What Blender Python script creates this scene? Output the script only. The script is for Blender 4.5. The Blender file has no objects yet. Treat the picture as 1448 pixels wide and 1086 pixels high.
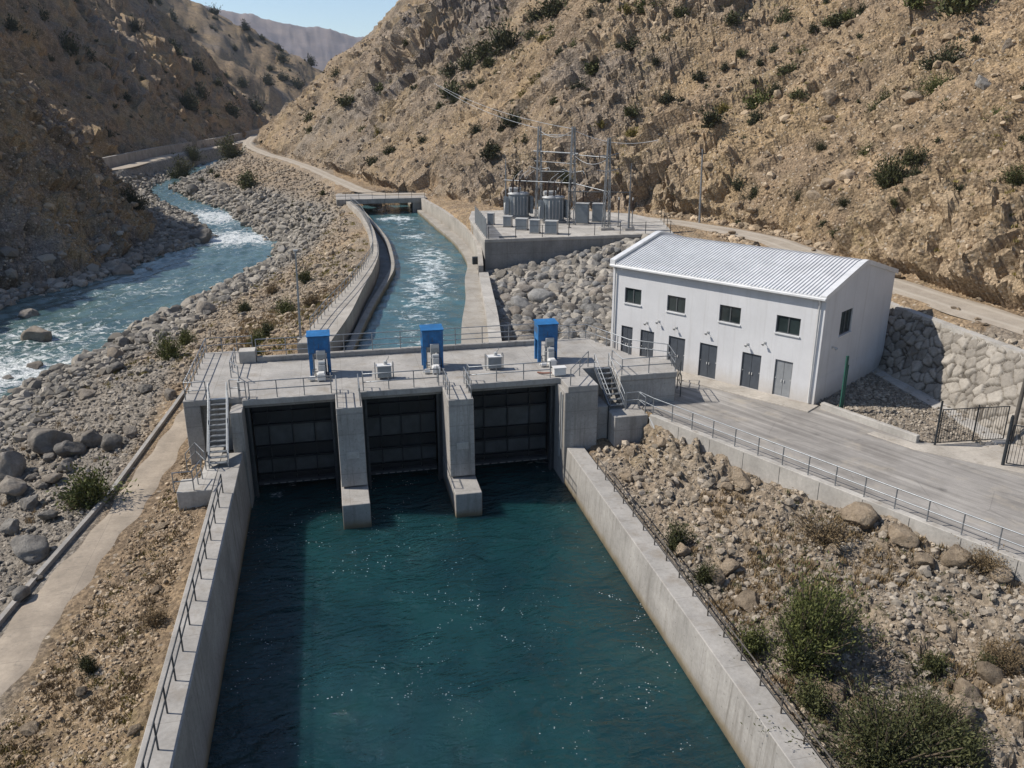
import math, random
import numpy as np

# ------------------------------------------------------------------ noise
def _h(ix, iy, iz, s):
    n = (ix.astype(np.int64) * 374761393 + iy.astype(np.int64) * 668265263 + iz.astype(np.int64) * 2147483647 + s * 1274126177) & 0xFFFFFFFF
    n = ((n ^ (n >> 13)) * 1274126177) & 0xFFFFFFFF
    n = ((n ^ (n >> 15)) * 2246822519) & 0xFFFFFFFF
    return (n ^ (n >> 16)) & 0xFFFFFFFF
def _u(h): return (h & 0xFFFFFF).astype(np.float64) / float(0xFFFFFF)
def noise(P, s=0):
    """value noise with smooth interpolation, about -1..1, P is (n,3)"""
    I = np.floor(P); F = P - I; I = I.astype(np.int64)
    W = F * F * F * (F * (F * 6 - 15) + 10)
    out = np.zeros(len(P))
    for dx in (0, 1):
        wx = W[:, 0] if dx else 1 - W[:, 0]
        for dy in (0, 1):
            wy = W[:, 1] if dy else 1 - W[:, 1]
            for dz in (0, 1):
                wz = W[:, 2] if dz else 1 - W[:, 2]
                out += wx * wy * wz * _u(_h(I[:, 0] + dx, I[:, 1] + dy, I[:, 2] + dz, s))
    return out * 2 - 1
def fbm(P, o=4, s=0, ridged=False, gain=.5):
    a, t, r = 1.0, 0.0, np.zeros(len(P))
    for k in range(o):
        v = noise(P * (2.03 ** k) + 17.3 * k, s + k)
        r += a * ((1 - 2 * np.abs(v)) if ridged else v); t += a; a *= gain
    return r / t
def blocks(P, s=0, tilt=1.0):
    """nearest-cell id: every cell is a tilted plane with an offset of its own -> angular, broken rock. returns (height, edge)"""
    I = np.floor(P).astype(np.int64)
    f1 = np.full(len(P), 9.0); f2 = np.full(len(P), 9.0); hgt = np.zeros(len(P))
    for dx in (-1, 0, 1):
        for dy in (-1, 0, 1):
            for dz in (-1, 0, 1):
                c0, c1, c2 = I[:, 0] + dx, I[:, 1] + dy, I[:, 2] + dz
                h = _h(c0, c1, c2, s)
                D0 = P[:, 0] - c0 - (h & 255) / 255.0
                D1 = P[:, 1] - c1 - ((h >> 8) & 255) / 255.0
                D2 = P[:, 2] - c2 - ((h >> 16) & 255) / 255.0
                d = D0 * D0 + D1 * D1 + D2 * D2
                h2 = _h(c0, c1, c2, s + 91)
                hv = ((h2 & 255) / 127.5 - 1) * .5 + tilt * (D0 * (((h2 >> 8) & 255) / 127.5 - 1) + D1 * (((h2 >> 16) & 255) / 127.5 - 1) + D2 * (((h2 >> 24) & 255) / 127.5 - 1))
                m = d < f1
                f2 = np.where(m, f1, np.minimum(f2, d)); hgt = np.where(m, hv, hgt); f1 = np.where(m, d, f1)
    return hgt, np.sqrt(f2) - np.sqrt(f1)
def sstep(a, b, x):
    t = np.clip((x - a) / (b - a), 0, 1); return t * t * (3 - 2 * t)

# ------------------------------------------------------------------ plan of the valley (metres, +Y up the canal)
ZR = ([40, 80, 130, 170, 240, 320, 500], [-1.2, -.9, -.2, .5, 2.2, 4, 7])
RIV_R = ([40, 60, 78, 83, 97, 105, 117, 136, 152, 167, 195, 221, 237, 300, 340], [-34, -31.5, -28.6, -25.1, -22.9, -19, -14.2, -9.0, -9.6, -14.7, -22.7, -35.7, -40.4, -36, -30])
RIV_L = ([40, 70, 94, 106, 114, 124, 136, 151, 160, 185, 212, 231, 300, 340], [-44, -42, -41.5, -42, -40, -33.5, -29.5, -23.5, -21.9, -28.3, -39.9, -46.4, -43, -36])
CY = [57.6, 66, 75, 84, 92, 100, 110, 120, 130, 142, 158]
C_OI = [-0.6, 1.1, 2.5, 4.0, 5.0, 5.45, 5.6, 5.4, 5.0, 3.8, 2.2]      # outer wall, inner edge
C_OO = [-2.9, -1.2, 0.9, 2.7, 4.0, 4.5, 4.75, 4.6, 4.2, 3.0, 1.4]     # outer wall, outer edge
C_CB = [0.4, 1.7, 3.3, 5.1, 6.5, 7.0, 7.2, 6.9, 6.3, 5.6, 4.4]        # low curb wall
C_WR = [8.8, 10.2, 12.0, 13.4, 15.0, 15.7, 15.9, 15.5, 15.2, 14.8, 14.2]  # water edge on the right
C_BO = [10.9, 12.3, 13.6, 14.9, 16.1, 16.9, 17.3, 17.0, 16.5, 15.6, 14.8]  # bench outer edge = right wall, inner face
RW = ((19.1, 45.9), (33.4, 15.0))                                     # retaining wall below the yard
HILL_R = [(60, -60), (51, 18), (49.5, 40), (47.6, 60), (50.5, 86), (45, 103), (36, 114), (25, 123), (19.5, 140), (15.5, 151), (8.8, 166), (-1.5, 215), (-14.5, 262), (-24, 320), (-26, 400), (0, 480), (60, 560), (200, 650), (900, 700), (900, -60)]
HILL_C = [(-62, -60), (-53, 60), (-48, 100), (-44, 115), (-38.5, 127), (-34, 140), (-33, 155), (-37, 190), (-47, 213), (-60, 232), (-95, 262), (-400, 330), (-400, -60)]
HILL_B = [(-400, 230), (-82, 243), (-59, 252), (-54, 290), (-42, 342), (-33, 388), (-25, 440), (-30, 520), (-80, 640), (-260, 780), (-400, 800)]
def poly_sd(x, y, poly):
    """signed distance to a closed polygon, positive inside"""
    d = np.full(x.shape, 1e9); ins = np.zeros(x.shape, bool); n = len(poly)
    for i in range(n):
        ax, ay = poly[i]; bx, by = poly[(i + 1) % n]
        ex, ey = bx - ax, by - ay
        t = np.clip(((x - ax) * ex + (y - ay) * ey) / (ex * ex + ey * ey), 0, 1)
        d = np.minimum(d, (x - ax - t * ex) ** 2 + (y - ay - t * ey) ** 2)
        c = ((ay > y) != (by > y))
        with np.errstate(divide='ignore', invalid='ignore'):
            xi = ax + (y - ay) / (by - ay if by != ay else 1e-9) * ex
        ins ^= c & (x < xi)
    d = np.sqrt(d)
    return np.where(ins, d, -d)
def line_d(x, y, pts):
    """distance to an open polyline of (x,y,z) and the z of the nearest point"""
    d = np.full(x.shape, 1e18); z = np.zeros(x.shape)
    for a, b in zip(pts[:-1], pts[1:]):
        ex, ey = b[0] - a[0], b[1] - a[1]
        t = np.clip(((x - a[0]) * ex + (y - a[1]) * ey) / (ex * ex + ey * ey), 0, 1)
        dd = (x - a[0] - t * ex) ** 2 + (y - a[1] - t * ey) ** 2
        m = dd < d
        d = np.where(m, dd, d); z = np.where(m, a[2] + t * (b[2] - a[2]), z)
    return np.sqrt(d), z
# centre lines: (x, y, z)
TRACK_R = [(47.5, 20, 9.0), (46.2, 40, 9.2), (45.4, 58, 9.4), (46.2, 72, 9.5), (46.5, 84, 9.5), (43, 96, 9.45), (38.5, 103, 9.45)]
TRACK_L = [(17, 149.5, 8.25), (11.5, 149.5, 8.2), (6.5, 156, 8.3), (2.2, 178, 8.4), (-4.2, 212, 8.7), (-11, 240, 9.0), (-17.5, 262, 9.4), (-27, 320, 9.6), (-29.5, 400, 10)]
FAR_ROAD = [(-70, 225, 7), (-55, 240, 7), (-49.5, 288, 7.4), (-38, 340, 8), (-29, 386, 9), (-21, 440, 9.6), (-22, 520, 10)]
PATH_L = [(-9.9, 66, 2.9), (-10.8, 60, 2.35), (-12.2, 47, 2.0), (-13.6, 38, 1.95), (-14.9, 28, 1.9), (-17.5, 10, 1.8)]
YARD = [(19.75, 46.3), (34.0, 15.0), (43.5, 15.0), (40.5, 31), (37.6, 36.5), (33.3, 38.6), (30.7, 45.9), (21.3, 60.0), (20.2, 60), (17.6, 57), (17.6, 47.6), (19.2, 47.6)]
PLATFORM = [(17.2, 89.3), (38.3, 89.3), (41.5, 99), (40, 106), (30, 113.5), (19, 113.5), (17.4, 106)]
GRAVEL = [(30.7, 45.9), (33.3, 38.6), (37.6, 36.5), (41.5, 31), (40.5, 53), (27, 65), (21.3, 60)]
TAIL = [(-6.6, -40), (-6.6, 50), (14.6, 50), (14.6, -40)]
STATIONS = [
 (-40, [(-60, 0), (-40, 0), (-20, 1.4), (-8, 3.0), (-6.5, 3.0), (14.5, 2.1), (16, 2.1), (30, 3.4), (52, 7), (60, 9)]),
 (20,  [(-50, -.6), (-30, -.2), (-19, 1.2), (-13, 1.9), (-9.5, 2.7), (-7.6, 3.2), (-7, 3.1), (14.8, 2.1), (17, 2.2), (24, 3.0), (31, 3.6), (33, 4.4), (44, 4.6), (44.4, 8.8), (51, 9.2)]),
 (35,  [(-45, -1), (-32, -.7), (-20, .8), (-15.5, 1.7), (-12, 1.95), (-9.5, 2.6), (-7.6, 3.2), (-7, 3.1), (14.6, 2.1), (16, 2.0), (18.5, 2.7), (21.5, 3.2), (24, 3.5), (26, 4.5), (41.6, 4.6), (42.5, 8.6), (49.7, 9.2)]),
 (47,  [(-44, -1.1), (-31, -.7), (-20, .7), (-14.5, 1.7), (-11, 2.2), (-7, 2.8), (-5, 2.8), (13, 1.9), (14.5, 2.0), (16.5, 2.7), (18.6, 2.7), (19.5, 4.5), (41.4, 4.6), (42.3, 8.6), (49, 9.3)]),
 (60,  [(-44, -1.0), (-31, -.6), (-21, 1.0), (-14, 2.0), (-11, 2.3), (-8, 3.7), (-4.6, 5.9), (-2.6, 6.2), (11, 6.0), (12.8, 4.6), (20, 4.6), (21, 4.6), (41.4, 4.6), (42.3, 8.6), (47.6, 9.4)]),
 (72,  [(-42, -1.0), (-28.8, -.6), (-20, 1.2), (-12, 3.0), (-5, 5.6), (-.6, 6.6), (1, 6.6), (13, 5.6), (14.5, 5.0), (22, 5.2), (32, 6.2), (40.5, 8.4), (42, 8.9), (49, 9.4)]),
 (87,  [(-42, -.9), (-24.5, -.6), (-15, 1.4), (-6, 3.6), (1, 6.2), (3, 6.8), (14, 6.0), (16, 5.5), (22, 6.2), (32, 8.2), (38.5, 9.1), (41, 9.4), (50.5, 9.5)]),
 (110, [(-44, -.3), (-17.5, -.4), (-10, 1.6), (-2, 4.6), (3, 6.8), (4.5, 7), (17, 7), (17.6, 8.6), (22, 9), (40, 9.4)]),
 (136, [(-32, .0), (-9, 0), (-6, 1.6), (-1, 4.8), (2.6, 7.0), (16, 7.2), (17, 8.0), (20, 8.4)]),
 (160, [(-24, .5), (-12, .6), (-9, 2.2), (-3, 5.8), (2.5, 8.0), (9, 8.3), (15, 8.3)]),
 (200, [(-34, 1.4), (-25, 1.3), (-20, 3.4), (-11, 6.6), (-4, 8.5), (1.5, 8.7)]),
 (240, [(-54, 6.5), (-47, 2.4), (-41, 2.4), (-33, 4.4), (-22, 7.0), (-12.5, 9.0), (-8, 9.1)]),
 (300, [(-53, 7.4), (-47, 7.0), (-43, 4), (-36, 4), (-27, 8.0), (-22, 9.6)]),
 (400, [(-34, 9), (-26, 9), (-20, 9)]),
 (700, [(-60, 12), (0, 12), (60, 14)]),
 (4000, [(-60, 30), (0, 30), (60, 30)])]

def base_height(x, y):
    ys = [s[0] for s in STATIONS]
    k = np.clip(np.searchsorted(ys, y) - 1, 0, len(ys) - 2)
    z = np.zeros(x.shape)
    prof = [np.interp(x, [p[0] for p in s[1]], [p[1] for p in s[1]]) for s in STATIONS]
    for i in range(len(ys) - 1):
        m = k == i
        t = (y - ys[i]) / (ys[i + 1] - ys[i])
        z = np.where(m, prof[i] * (1 - t) + prof[i + 1] * t, z)
    return z
def flatten(z, mask, d, zt, w0, w1):
    t = 1 - sstep(w0, w1, d)
    return z * (1 - t) + zt * t, np.maximum(mask, t)
def terrain(x, y):
    """x, y arrays -> base z, winner index (0 ground, 1 right hill, 2 left cliff, 3 middle ridge, 4 far ridge, 5 mountain), smooth mask, grey mask"""
    n = len(x); P = np.stack([x, y, np.zeros(n)], 1)
    r = np.hypot(x, y)
    z = base_height(x, y)
    grey = np.zeros(n); flat = np.zeros(n)
    xr, xl, zr = np.interp(y, *RIV_R), np.interp(y, *RIV_L), np.interp(y, *ZR)
    wob = 1.3 * fbm(P * .12, 3, 5)
    inr = np.minimum(xr + wob - x, x - xl + wob) * ((y < 345) * 1.0) - (y >= 345) * 5
    z = np.where(inr > -7, np.minimum(z, np.maximum(zr - .9, zr - .1 + np.maximum(-inr, -1.2) * .42 + (inr < -3) * 0.0)) * sstep(-8, -3, inr) + z * (1 - sstep(-8, -3, inr)), z)
    grey = np.maximum(grey, sstep(-16, -7, inr) * (y < 330))
    # hills
    wx = 5 * fbm(P * .03, 3, 11); wy = 5 * fbm(P * .03 + 40, 3, 12)
    win = np.zeros(n, int)
    near = sstep(0, 10, poly_sd(x, y, HILL_R))
    d1 = poly_sd(x + wx * near, y + wy * near, HILL_R)
    big1 = fbm(P * .018, 4, 21, True)
    cut = np.minimum(np.maximum(d1, 0) * 1.25, 3.5)
    slope = .775 + .10 * fbm(P * .01 + 9, 2, 22)
    h1 = np.where(d1 > 0, cut + np.maximum(d1 - 2.8, 0) * slope + big1 * np.clip(d1 * .16, 0, 9), 0)
    h1 = np.where(h1 > 150, 150 + (h1 - 150) * .2, h1)
    win = np.where(d1 > 0.2, 1, win)
    d2 = poly_sd(x + wx * 1.1, y + wy * 1.1, HILL_C)
    big2 = fbm(P * .03 + 3, 4, 31, True)
    h2 = np.where(d2 > 0, d2 * 1.24 + big2 * np.clip(d2 * .3, 0, 9), 0)
    h2 = np.where(h2 > 56, 56 + (h2 - 56) * .35, h2)
    d3 = poly_sd(x + wx * 1.3, y + wy * 1.3, HILL_B)
    big3 = fbm(P * .016 + 7, 4, 41, True)
    h3 = np.where(d3 > 0, np.minimum(d3, 5) * .9 + np.maximum(d3 - 5, 0) * .93 + big3 * np.clip(d3 * .26, 0, 15), 0)
    h3 = np.where(h3 > 170, 170 + (h3 - 170) * .2, h3)
    zl = np.maximum(np.maximum(h1, h2), h3)
    win = np.where((h2 > h1) & (h2 > .2), 2, win); win = np.where((h3 > h1) & (h3 > h2) & (h3 > .2), 3, win)
    z = z + zl
    t = x / np.maximum(y, 1)
    cA = np.interp(t * 800, [-500, -164, -99, -35, 11, 54, 120, 400], [190, 140, 107, 74, 48, 24, 20, 40])
    ya = 800 + 60 * fbm(P * .006, 3, 51)
    zA = np.where(y < ya, cA * (1 - (ya - y) / (60 + 1.9 * cA)), cA - (y - ya) * .25) + 13 * fbm(P * .012 + 5, 5, 52, True) * sstep(420, 560, y) - 5
    zA = np.where((y > 420) & (r > 430), zA, -99)
    win = np.where(zA > z, 4, win); z = np.maximum(z, zA)
    cD = np.interp(t * 2600, [-2500, -461, -315, -223, -52, 64, 185, 307, 1500], [300, 272, 268, 256, 240, 216, 205, 190, 300])
    yd = 2600 + 120 * fbm(P * .002, 2, 61)
    zD = np.where(y < yd, cD - (yd - y) * .3, cD - (y - yd) * .1) + 26 * fbm(P * .0030 + 1, 5, 62, True) - 16
    zD = np.where(y > 1200, zD, -99)
    win = np.where(zD > z, 5, win); z = np.maximum(z, zD)
    # built ground
    for pts, w, dz, soft in ((TRACK_R, 2.1, 0, 1.3), (TRACK_L, 1.6, 0, 1.5), (FAR_ROAD, 2.4, 0, 2), (PATH_L, 1.25, 0, 1.2)):
        d, zt = line_d(x, y, pts)
        z, flat = flatten(z, flat, d, zt - .06, w, w + soft)
        win = np.where((d < w + soft * .6) & (win < 4), 0, win)
    for poly, zt, soft in ((YARD, 4.55, .25), (PLATFORM, 9.35, .3), (GRAVEL, 4.62, .3)):
        d = -poly_sd(x, y, poly)
        z, flat = flatten(z, flat, d, zt, 0.0, soft)
        win = np.where(d < .2, 0, win)
        if zt == 4.62: grey = np.maximum(grey, (d < .5) * .75); flat = flat - .55 * (d < .2)
    # channels
    d = -poly_sd(x, y, TAIL); z, flat = flatten(z, flat, d, -3.0, 0, .12)
    ci, co = np.interp(y, CY, C_OI) - .3, np.interp(y, CY, C_BO) + .3
    inc = (x > ci) & (x < co) & (y > 57.6) & (y < 156)
    z = np.where(inc, 4.4, z); flat = np.where(inc, 1, flat)
    ind = (x > -9.2) & (x < 18.4) & (y > 49.8) & (y < 57.8)
    z = np.where(ind, np.where((x > -6.3) & (x < 14.3), -3.4, np.minimum(z, 1.0)), z); flat = np.where(ind, 1, flat)
    # riprap bed and rubble pile are grey or bare
    rip = (x > np.interp(y, CY, C_BO)) & (y > 58) & (y < 88.8) & (x < 42)
    grey = np.where(rip, np.maximum(grey, 1 - sstep(34, 42, x)), grey)
    lft = sstep(-12.5, -14.5, x) * (y < 75); grey = np.maximum(grey, lft * .85)
    lup = (x < np.interp(y, CY, C_OO)) & (y > 66) & (y < 300) & (x > -60) & (win == 0); grey = np.where(lup, np.maximum(grey, .38 + .3 * fbm(P * .15, 3, 95)), grey)
    grey = np.where((x > 15.3) & (y < 46), np.maximum(grey, .62 + .3 * fbm(P * .3, 3, 91)), grey)
    grey = np.where((win == 1) & (x < 60) & (y > 95), np.maximum(grey, (.20 + .6 * fbm(P * .03 + 2, 4, 92)) * sstep(48, 20, x - .12 * (y - 100))), grey)
    return z, win, np.clip(flat, 0, 1), np.clip(grey, 0, 1)
import bpy, bmesh
from mathutils import Vector, Matrix
random.seed(7); RNG = np.random.default_rng(11)
R = math.radians
scene = bpy.context.scene
COL = scene.collection
# ------------------------------------------------------------------ camera, sun, sky
cam_d = bpy.data.cameras.new('camera'); cam = bpy.data.objects.new('camera', cam_d); COL.objects.link(cam)
cam_d.sensor_width = 36; cam_d.lens = 28.8; cam_d.clip_start = .5; cam_d.clip_end = 9000
cam.location = (0, 0, 23.7); cam.rotation_euler = (R(90 - 19.0), 0, R(-12.4)); scene.camera = cam
SUN_EL = 46.0; SDX, SDY = .953, -.303
sd = bpy.data.lights.new('sun', 'SUN'); sd.energy = 4.15; sd.angle = R(.5); sd.color = (1, .95, .87)
sun = bpy.data.objects.new('sun', sd); COL.objects.link(sun)
dv = Vector((SDX * math.cos(R(SUN_EL)), SDY * math.cos(R(SUN_EL)), -math.sin(R(SUN_EL))))
sun.rotation_euler = dv.to_track_quat('-Z', 'Y').to_euler(); sun.location = (-60, 20, 80)
w = bpy.data.worlds.new('World'); scene.world = w; w.use_nodes = True
nt = w.node_tree; nt.nodes.clear()
sky = nt.nodes.new('ShaderNodeTexSky'); sky.sky_type = 'NISHITA'; sky.sun_disc = False
sky.sun_elevation = R(SUN_EL); sky.sun_rotation = math.atan2(-SDX, -SDY); sky.altitude = 1400; sky.air_density = 1.0; sky.dust_density = 1.2; sky.ozone_density = 1.0
bg = nt.nodes.new('ShaderNodeBackground'); bg.inputs[1].default_value = .108
out = nt.nodes.new('ShaderNodeOutputWorld'); nt.links.new(sky.outputs[0], bg.inputs[0]); nt.links.new(bg.outputs[0], out.inputs[0])
scene.view_settings.view_transform = 'Standard'; scene.view_settings.look = 'None'; scene.view_settings.exposure = 0.38; scene.view_settings.gamma = 1
scene.render.engine = 'CYCLES'
scene.cycles.max_bounces = 5; scene.cycles.diffuse_bounces = 3; scene.cycles.glossy_bounces = 3; scene.cycles.transmission_bounces = 2; scene.cycles.volume_bounces = 0
scene.cycles.use_denoising = True
scene.cycles.caustics_reflective = False; scene.cycles.caustics_refractive = False
scene.cycles.sample_clamp_indirect = 6

# ------------------------------------------------------------------ node helper
class NT:
    def __init__(s, name):
        s.m = bpy.data.materials.new(name); s.m.use_nodes = True; s.t = s.m.node_tree; s.t.nodes.clear()
        s.o = s.t.nodes.new('ShaderNodeOutputMaterial'); s.p = s.t.nodes.new('ShaderNodeBsdfPrincipled')
        s.t.links.new(s.p.outputs[0], s.o.inputs[0])
    def put(s, sock, v):
        if isinstance(v, bpy.types.NodeSocket): s.t.links.new(v, sock)
        elif v is not None: sock.default_value = v
    def pos(s): return s.t.nodes.new('ShaderNodeNewGeometry').outputs['Position']
    def obj(s): return s.t.nodes.new('ShaderNodeTexCoord').outputs['Object']
    def nrm(s): return s.t.nodes.new('ShaderNodeNewGeometry').outputs['Normal']
    def attr(s, n): a = s.t.nodes.new('ShaderNodeAttribute'); a.attribute_name = n; return a.outputs['Fac']
    def rnd(s): return s.t.nodes.new('ShaderNodeObjectInfo').outputs['Random']
    def sep(s, v): n = s.t.nodes.new('ShaderNodeSeparateXYZ'); s.put(n.inputs[0], v); return n.outputs
    def mapv(s, v, sc=(1, 1, 1), loc=(0, 0, 0), rot=(0, 0, 0)):
        n = s.t.nodes.new('ShaderNodeMapping'); s.put(n.inputs[0], v); n.inputs[1].default_value = loc; n.inputs[2].default_value = rot; n.inputs[3].default_value = sc; return n.outputs[0]
    def noise(s, v, scale, det=4, rough=.55, dist=0, col=False):
        n = s.t.nodes.new('ShaderNodeTexNoise'); s.put(n.inputs['Vector'], v); n.inputs['Scale'].default_value = scale; n.inputs['Detail'].default_value = det; n.inputs['Roughness'].default_value = rough; n.inputs['Distortion'].default_value = dist
        return n.outputs[1 if col else 0]
    def vor(s, v, scale, feat='F1', out='Distance', rnd=1):
        n = s.t.nodes.new('ShaderNodeTexVoronoi'); n.feature = feat; s.put(n.inputs['Vector'], v); n.inputs['Scale'].default_value = scale; n.inputs['Randomness'].default_value = rnd; return n.outputs[out]
    def math(s, op, a, b=None, c=None, clamp=False):
        n = s.t.nodes.new('ShaderNodeMath'); n.operation = op; n.use_clamp = clamp; s.put(n.inputs[0], a)
        if b is not None: s.put(n.inputs[1], b)
        if c is not None: s.put(n.inputs[2], c)
        return n.outputs[0]
    def rng(s, v, a, b, c=0, d=1, smooth=False):
        n = s.t.nodes.new('ShaderNodeMapRange'); n.interpolation_type = 'SMOOTHSTEP' if smooth else 'LINEAR'
        for i, q in enumerate((v, a, b, c, d)): s.put(n.inputs[i], q)
        return n.outputs[0]
    def mix(s, f, a, b, mode='MIX'):
        n = s.t.nodes.new('ShaderNodeMix'); n.data_type = 'RGBA'; n.blend_type = mode; s.put(n.inputs[0], f)
        for k, q in ((6, a), (7, b)):
            s.put(n.inputs[k], (*q, 1) if isinstance(q, tuple) and len(q) == 3 else q)
        return n.outputs[2]
    def mul(s, col, f):
        return s.mix(1.0, col, s.comb(f), 'MULTIPLY')
    def comb(s, f):
        n = s.t.nodes.new('ShaderNodeCombineXYZ')
        for i in range(3): s.put(n.inputs[i], f)
        return n.outputs[0]
    def bump(s, h, strength=.5, dist=.05, n0=None):
        n = s.t.nodes.new('ShaderNodeBump'); n.inputs['Strength'].default_value = strength; n.inputs['Distance'].default_value = dist; s.put(n.inputs['Height'], h)
        if n0 is not None: s.put(n.inputs['Normal'], n0)
        return n.outputs[0]
    def set(s, col=None, rough=None, metal=None, spec=None, normal=None):
        P = s.p.inputs
        if col is not None: s.put(P['Base Color'], (*col, 1) if isinstance(col, tuple) and len(col) == 3 else col)
        if rough is not None: s.put(P['Roughness'], rough)
        if metal is not None: s.put(P['Metallic'], metal)
        if spec is not None: s.put(P['Specular IOR Level'], spec)
        if normal is not None: s.put(P['Normal'], normal)
        return s.m

def mat_ground():
    n = NT('ground_rock'); p = n.pos(); g = n.attr('grey'); cr = n.attr('crag'); oc = n.attr('outc'); gd = n.attr('hill')
    a = n.noise(p, .045, 5, .6); b = n.noise(p, .5, 6, .65); c = n.noise(p, 4.5, 4, .7)
    base = n.mix(n.rng(a, .36, .64), (.25, .183, .122), (.405, .29, .175))
    base = n.mix(n.rng(b, .42, .66), base, (.19, .14, .095))
    greyc = n.mix(n.rng(b, .3, .7), (.18, .163, .142), (.315, .285, .245))
    base = n.mix(g, base, greyc)
    base = n.mix(cr, base, n.mix(n.rng(b, .35, .65), (.135, .115, .10), (.30, .25, .205)))
    base = n.mix(n.math('MULTIPLY', oc, .8), base, n.mix(n.rng(b, .35, .65), (.25, .18, .115), (.47, .36, .235)))
    # scrub and dead grass cover on the hills
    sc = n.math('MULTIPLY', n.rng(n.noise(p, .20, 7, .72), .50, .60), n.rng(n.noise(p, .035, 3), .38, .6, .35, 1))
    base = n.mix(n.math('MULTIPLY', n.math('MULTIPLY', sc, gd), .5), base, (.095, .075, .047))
    gg = n.math('MULTIPLY', n.rng(n.noise(n.mapv(p, (1, 1, 1), (31, 7, 3)), .07, 5, .65), .50, .62), gd)
    base = n.mix(n.math('MULTIPLY', gg, .45), base, (.35, .25, .135))
    # dry grass and lichen tinting in patches
    gp = n.math('MULTIPLY', n.rng(n.noise(p, .11, 4, .6), .53, .68), n.rng(n.noise(p, 1.7, 3), .4, .6))
    base = n.mix(n.math('MULTIPLY', gp, n.math('SUBTRACT', .75, n.math('MULTIPLY', g, .6))), base, (.27, .205, .115))
    # pale stone chips
    v = n.vor(p, 2.3, out='Color'); sx = n.sep(v)[0]
    chip = n.math('MULTIPLY', n.rng(n.vor(p, 2.3), .34, .22), n.rng(sx, .62, .7))
    base = n.mix(n.math('MULTIPLY', chip, n.rng(c, .3, .6, .3, .85)), base, (.46, .40, .325))
    v2 = n.vor(p, 6.5, out='Color'); base = n.mul(base, n.rng(n.sep(v2)[1], 0, 1, .66, 1.3))
    base = n.mul(base, n.rng(c, .25, .75, .8, 1.2))
    base = n.mix(n.math('MULTIPLY', n.attr('far'), .75), base, n.mix(n.rng(n.noise(p, .006, 5, .6), .4, .6), (.15, .14, .165), (.25, .215, .215)))  # far mountain tinted purple-grey, painting distance haze into its rock colour
    h = n.math('ADD', n.math('MULTIPLY', n.noise(p, 2.2, 8, .72), 1.0), n.math('MULTIPLY', n.vor(p, 3.0), -.5))
    return n.set(base, .95, 0, .15, n.bump(h, .9, .35))
def mat_rock(name, c0, c1, sc=1.0):
    n = NT(name); p = n.obj(); r = n.rnd()
    q = n.t.nodes.new('ShaderNodeVectorMath'); q.operation = 'ADD'; n.put(q.inputs[0], p); n.put(q.inputs[1], n.comb(n.math('MULTIPLY', r, 40)))
    q = q.outputs[0]
    b = n.noise(q, 1.6 * sc, 6, .65); c = n.noise(q, 9 * sc, 4, .7)
    col = n.mix(n.rng(b, .35, .65), c0, c1); col = n.mix(n.math('MULTIPLY', n.rng(n.math('FRACT', n.math('MULTIPLY', r, 7.3)), .4, 1), .4), col, (.30, .225, .15)); col = n.mul(col, n.rng(c, .25, .75, .78, 1.2)); col = n.mul(col, n.rng(r, 0, 1, .7, 1.25))
    return n.set(col, .9, 0, .2, n.bump(n.noise(q, 3.2 * sc, 8, .75), .95, .22))
def mat_rubble():
    n = NT('rubble_stone'); p = n.pos(); t = n.attr('tone'); g = n.attr('grey')
    col = n.mix(g, n.mix(n.rng(n.noise(p, .3), .4, .6), (.305, .228, .150), (.40, .315, .22)), (.262, .237, .203))
    col = n.mul(col, n.rng(t, 0, 1, .55, 1.42)); col = n.mul(col, n.rng(n.noise(p, 7, 4, .7), .25, .75, .8, 1.18))
    return n.set(col, .93, 0, .15, n.bump(n.noise(p, 6, 6, .7), .6, .08))
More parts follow.
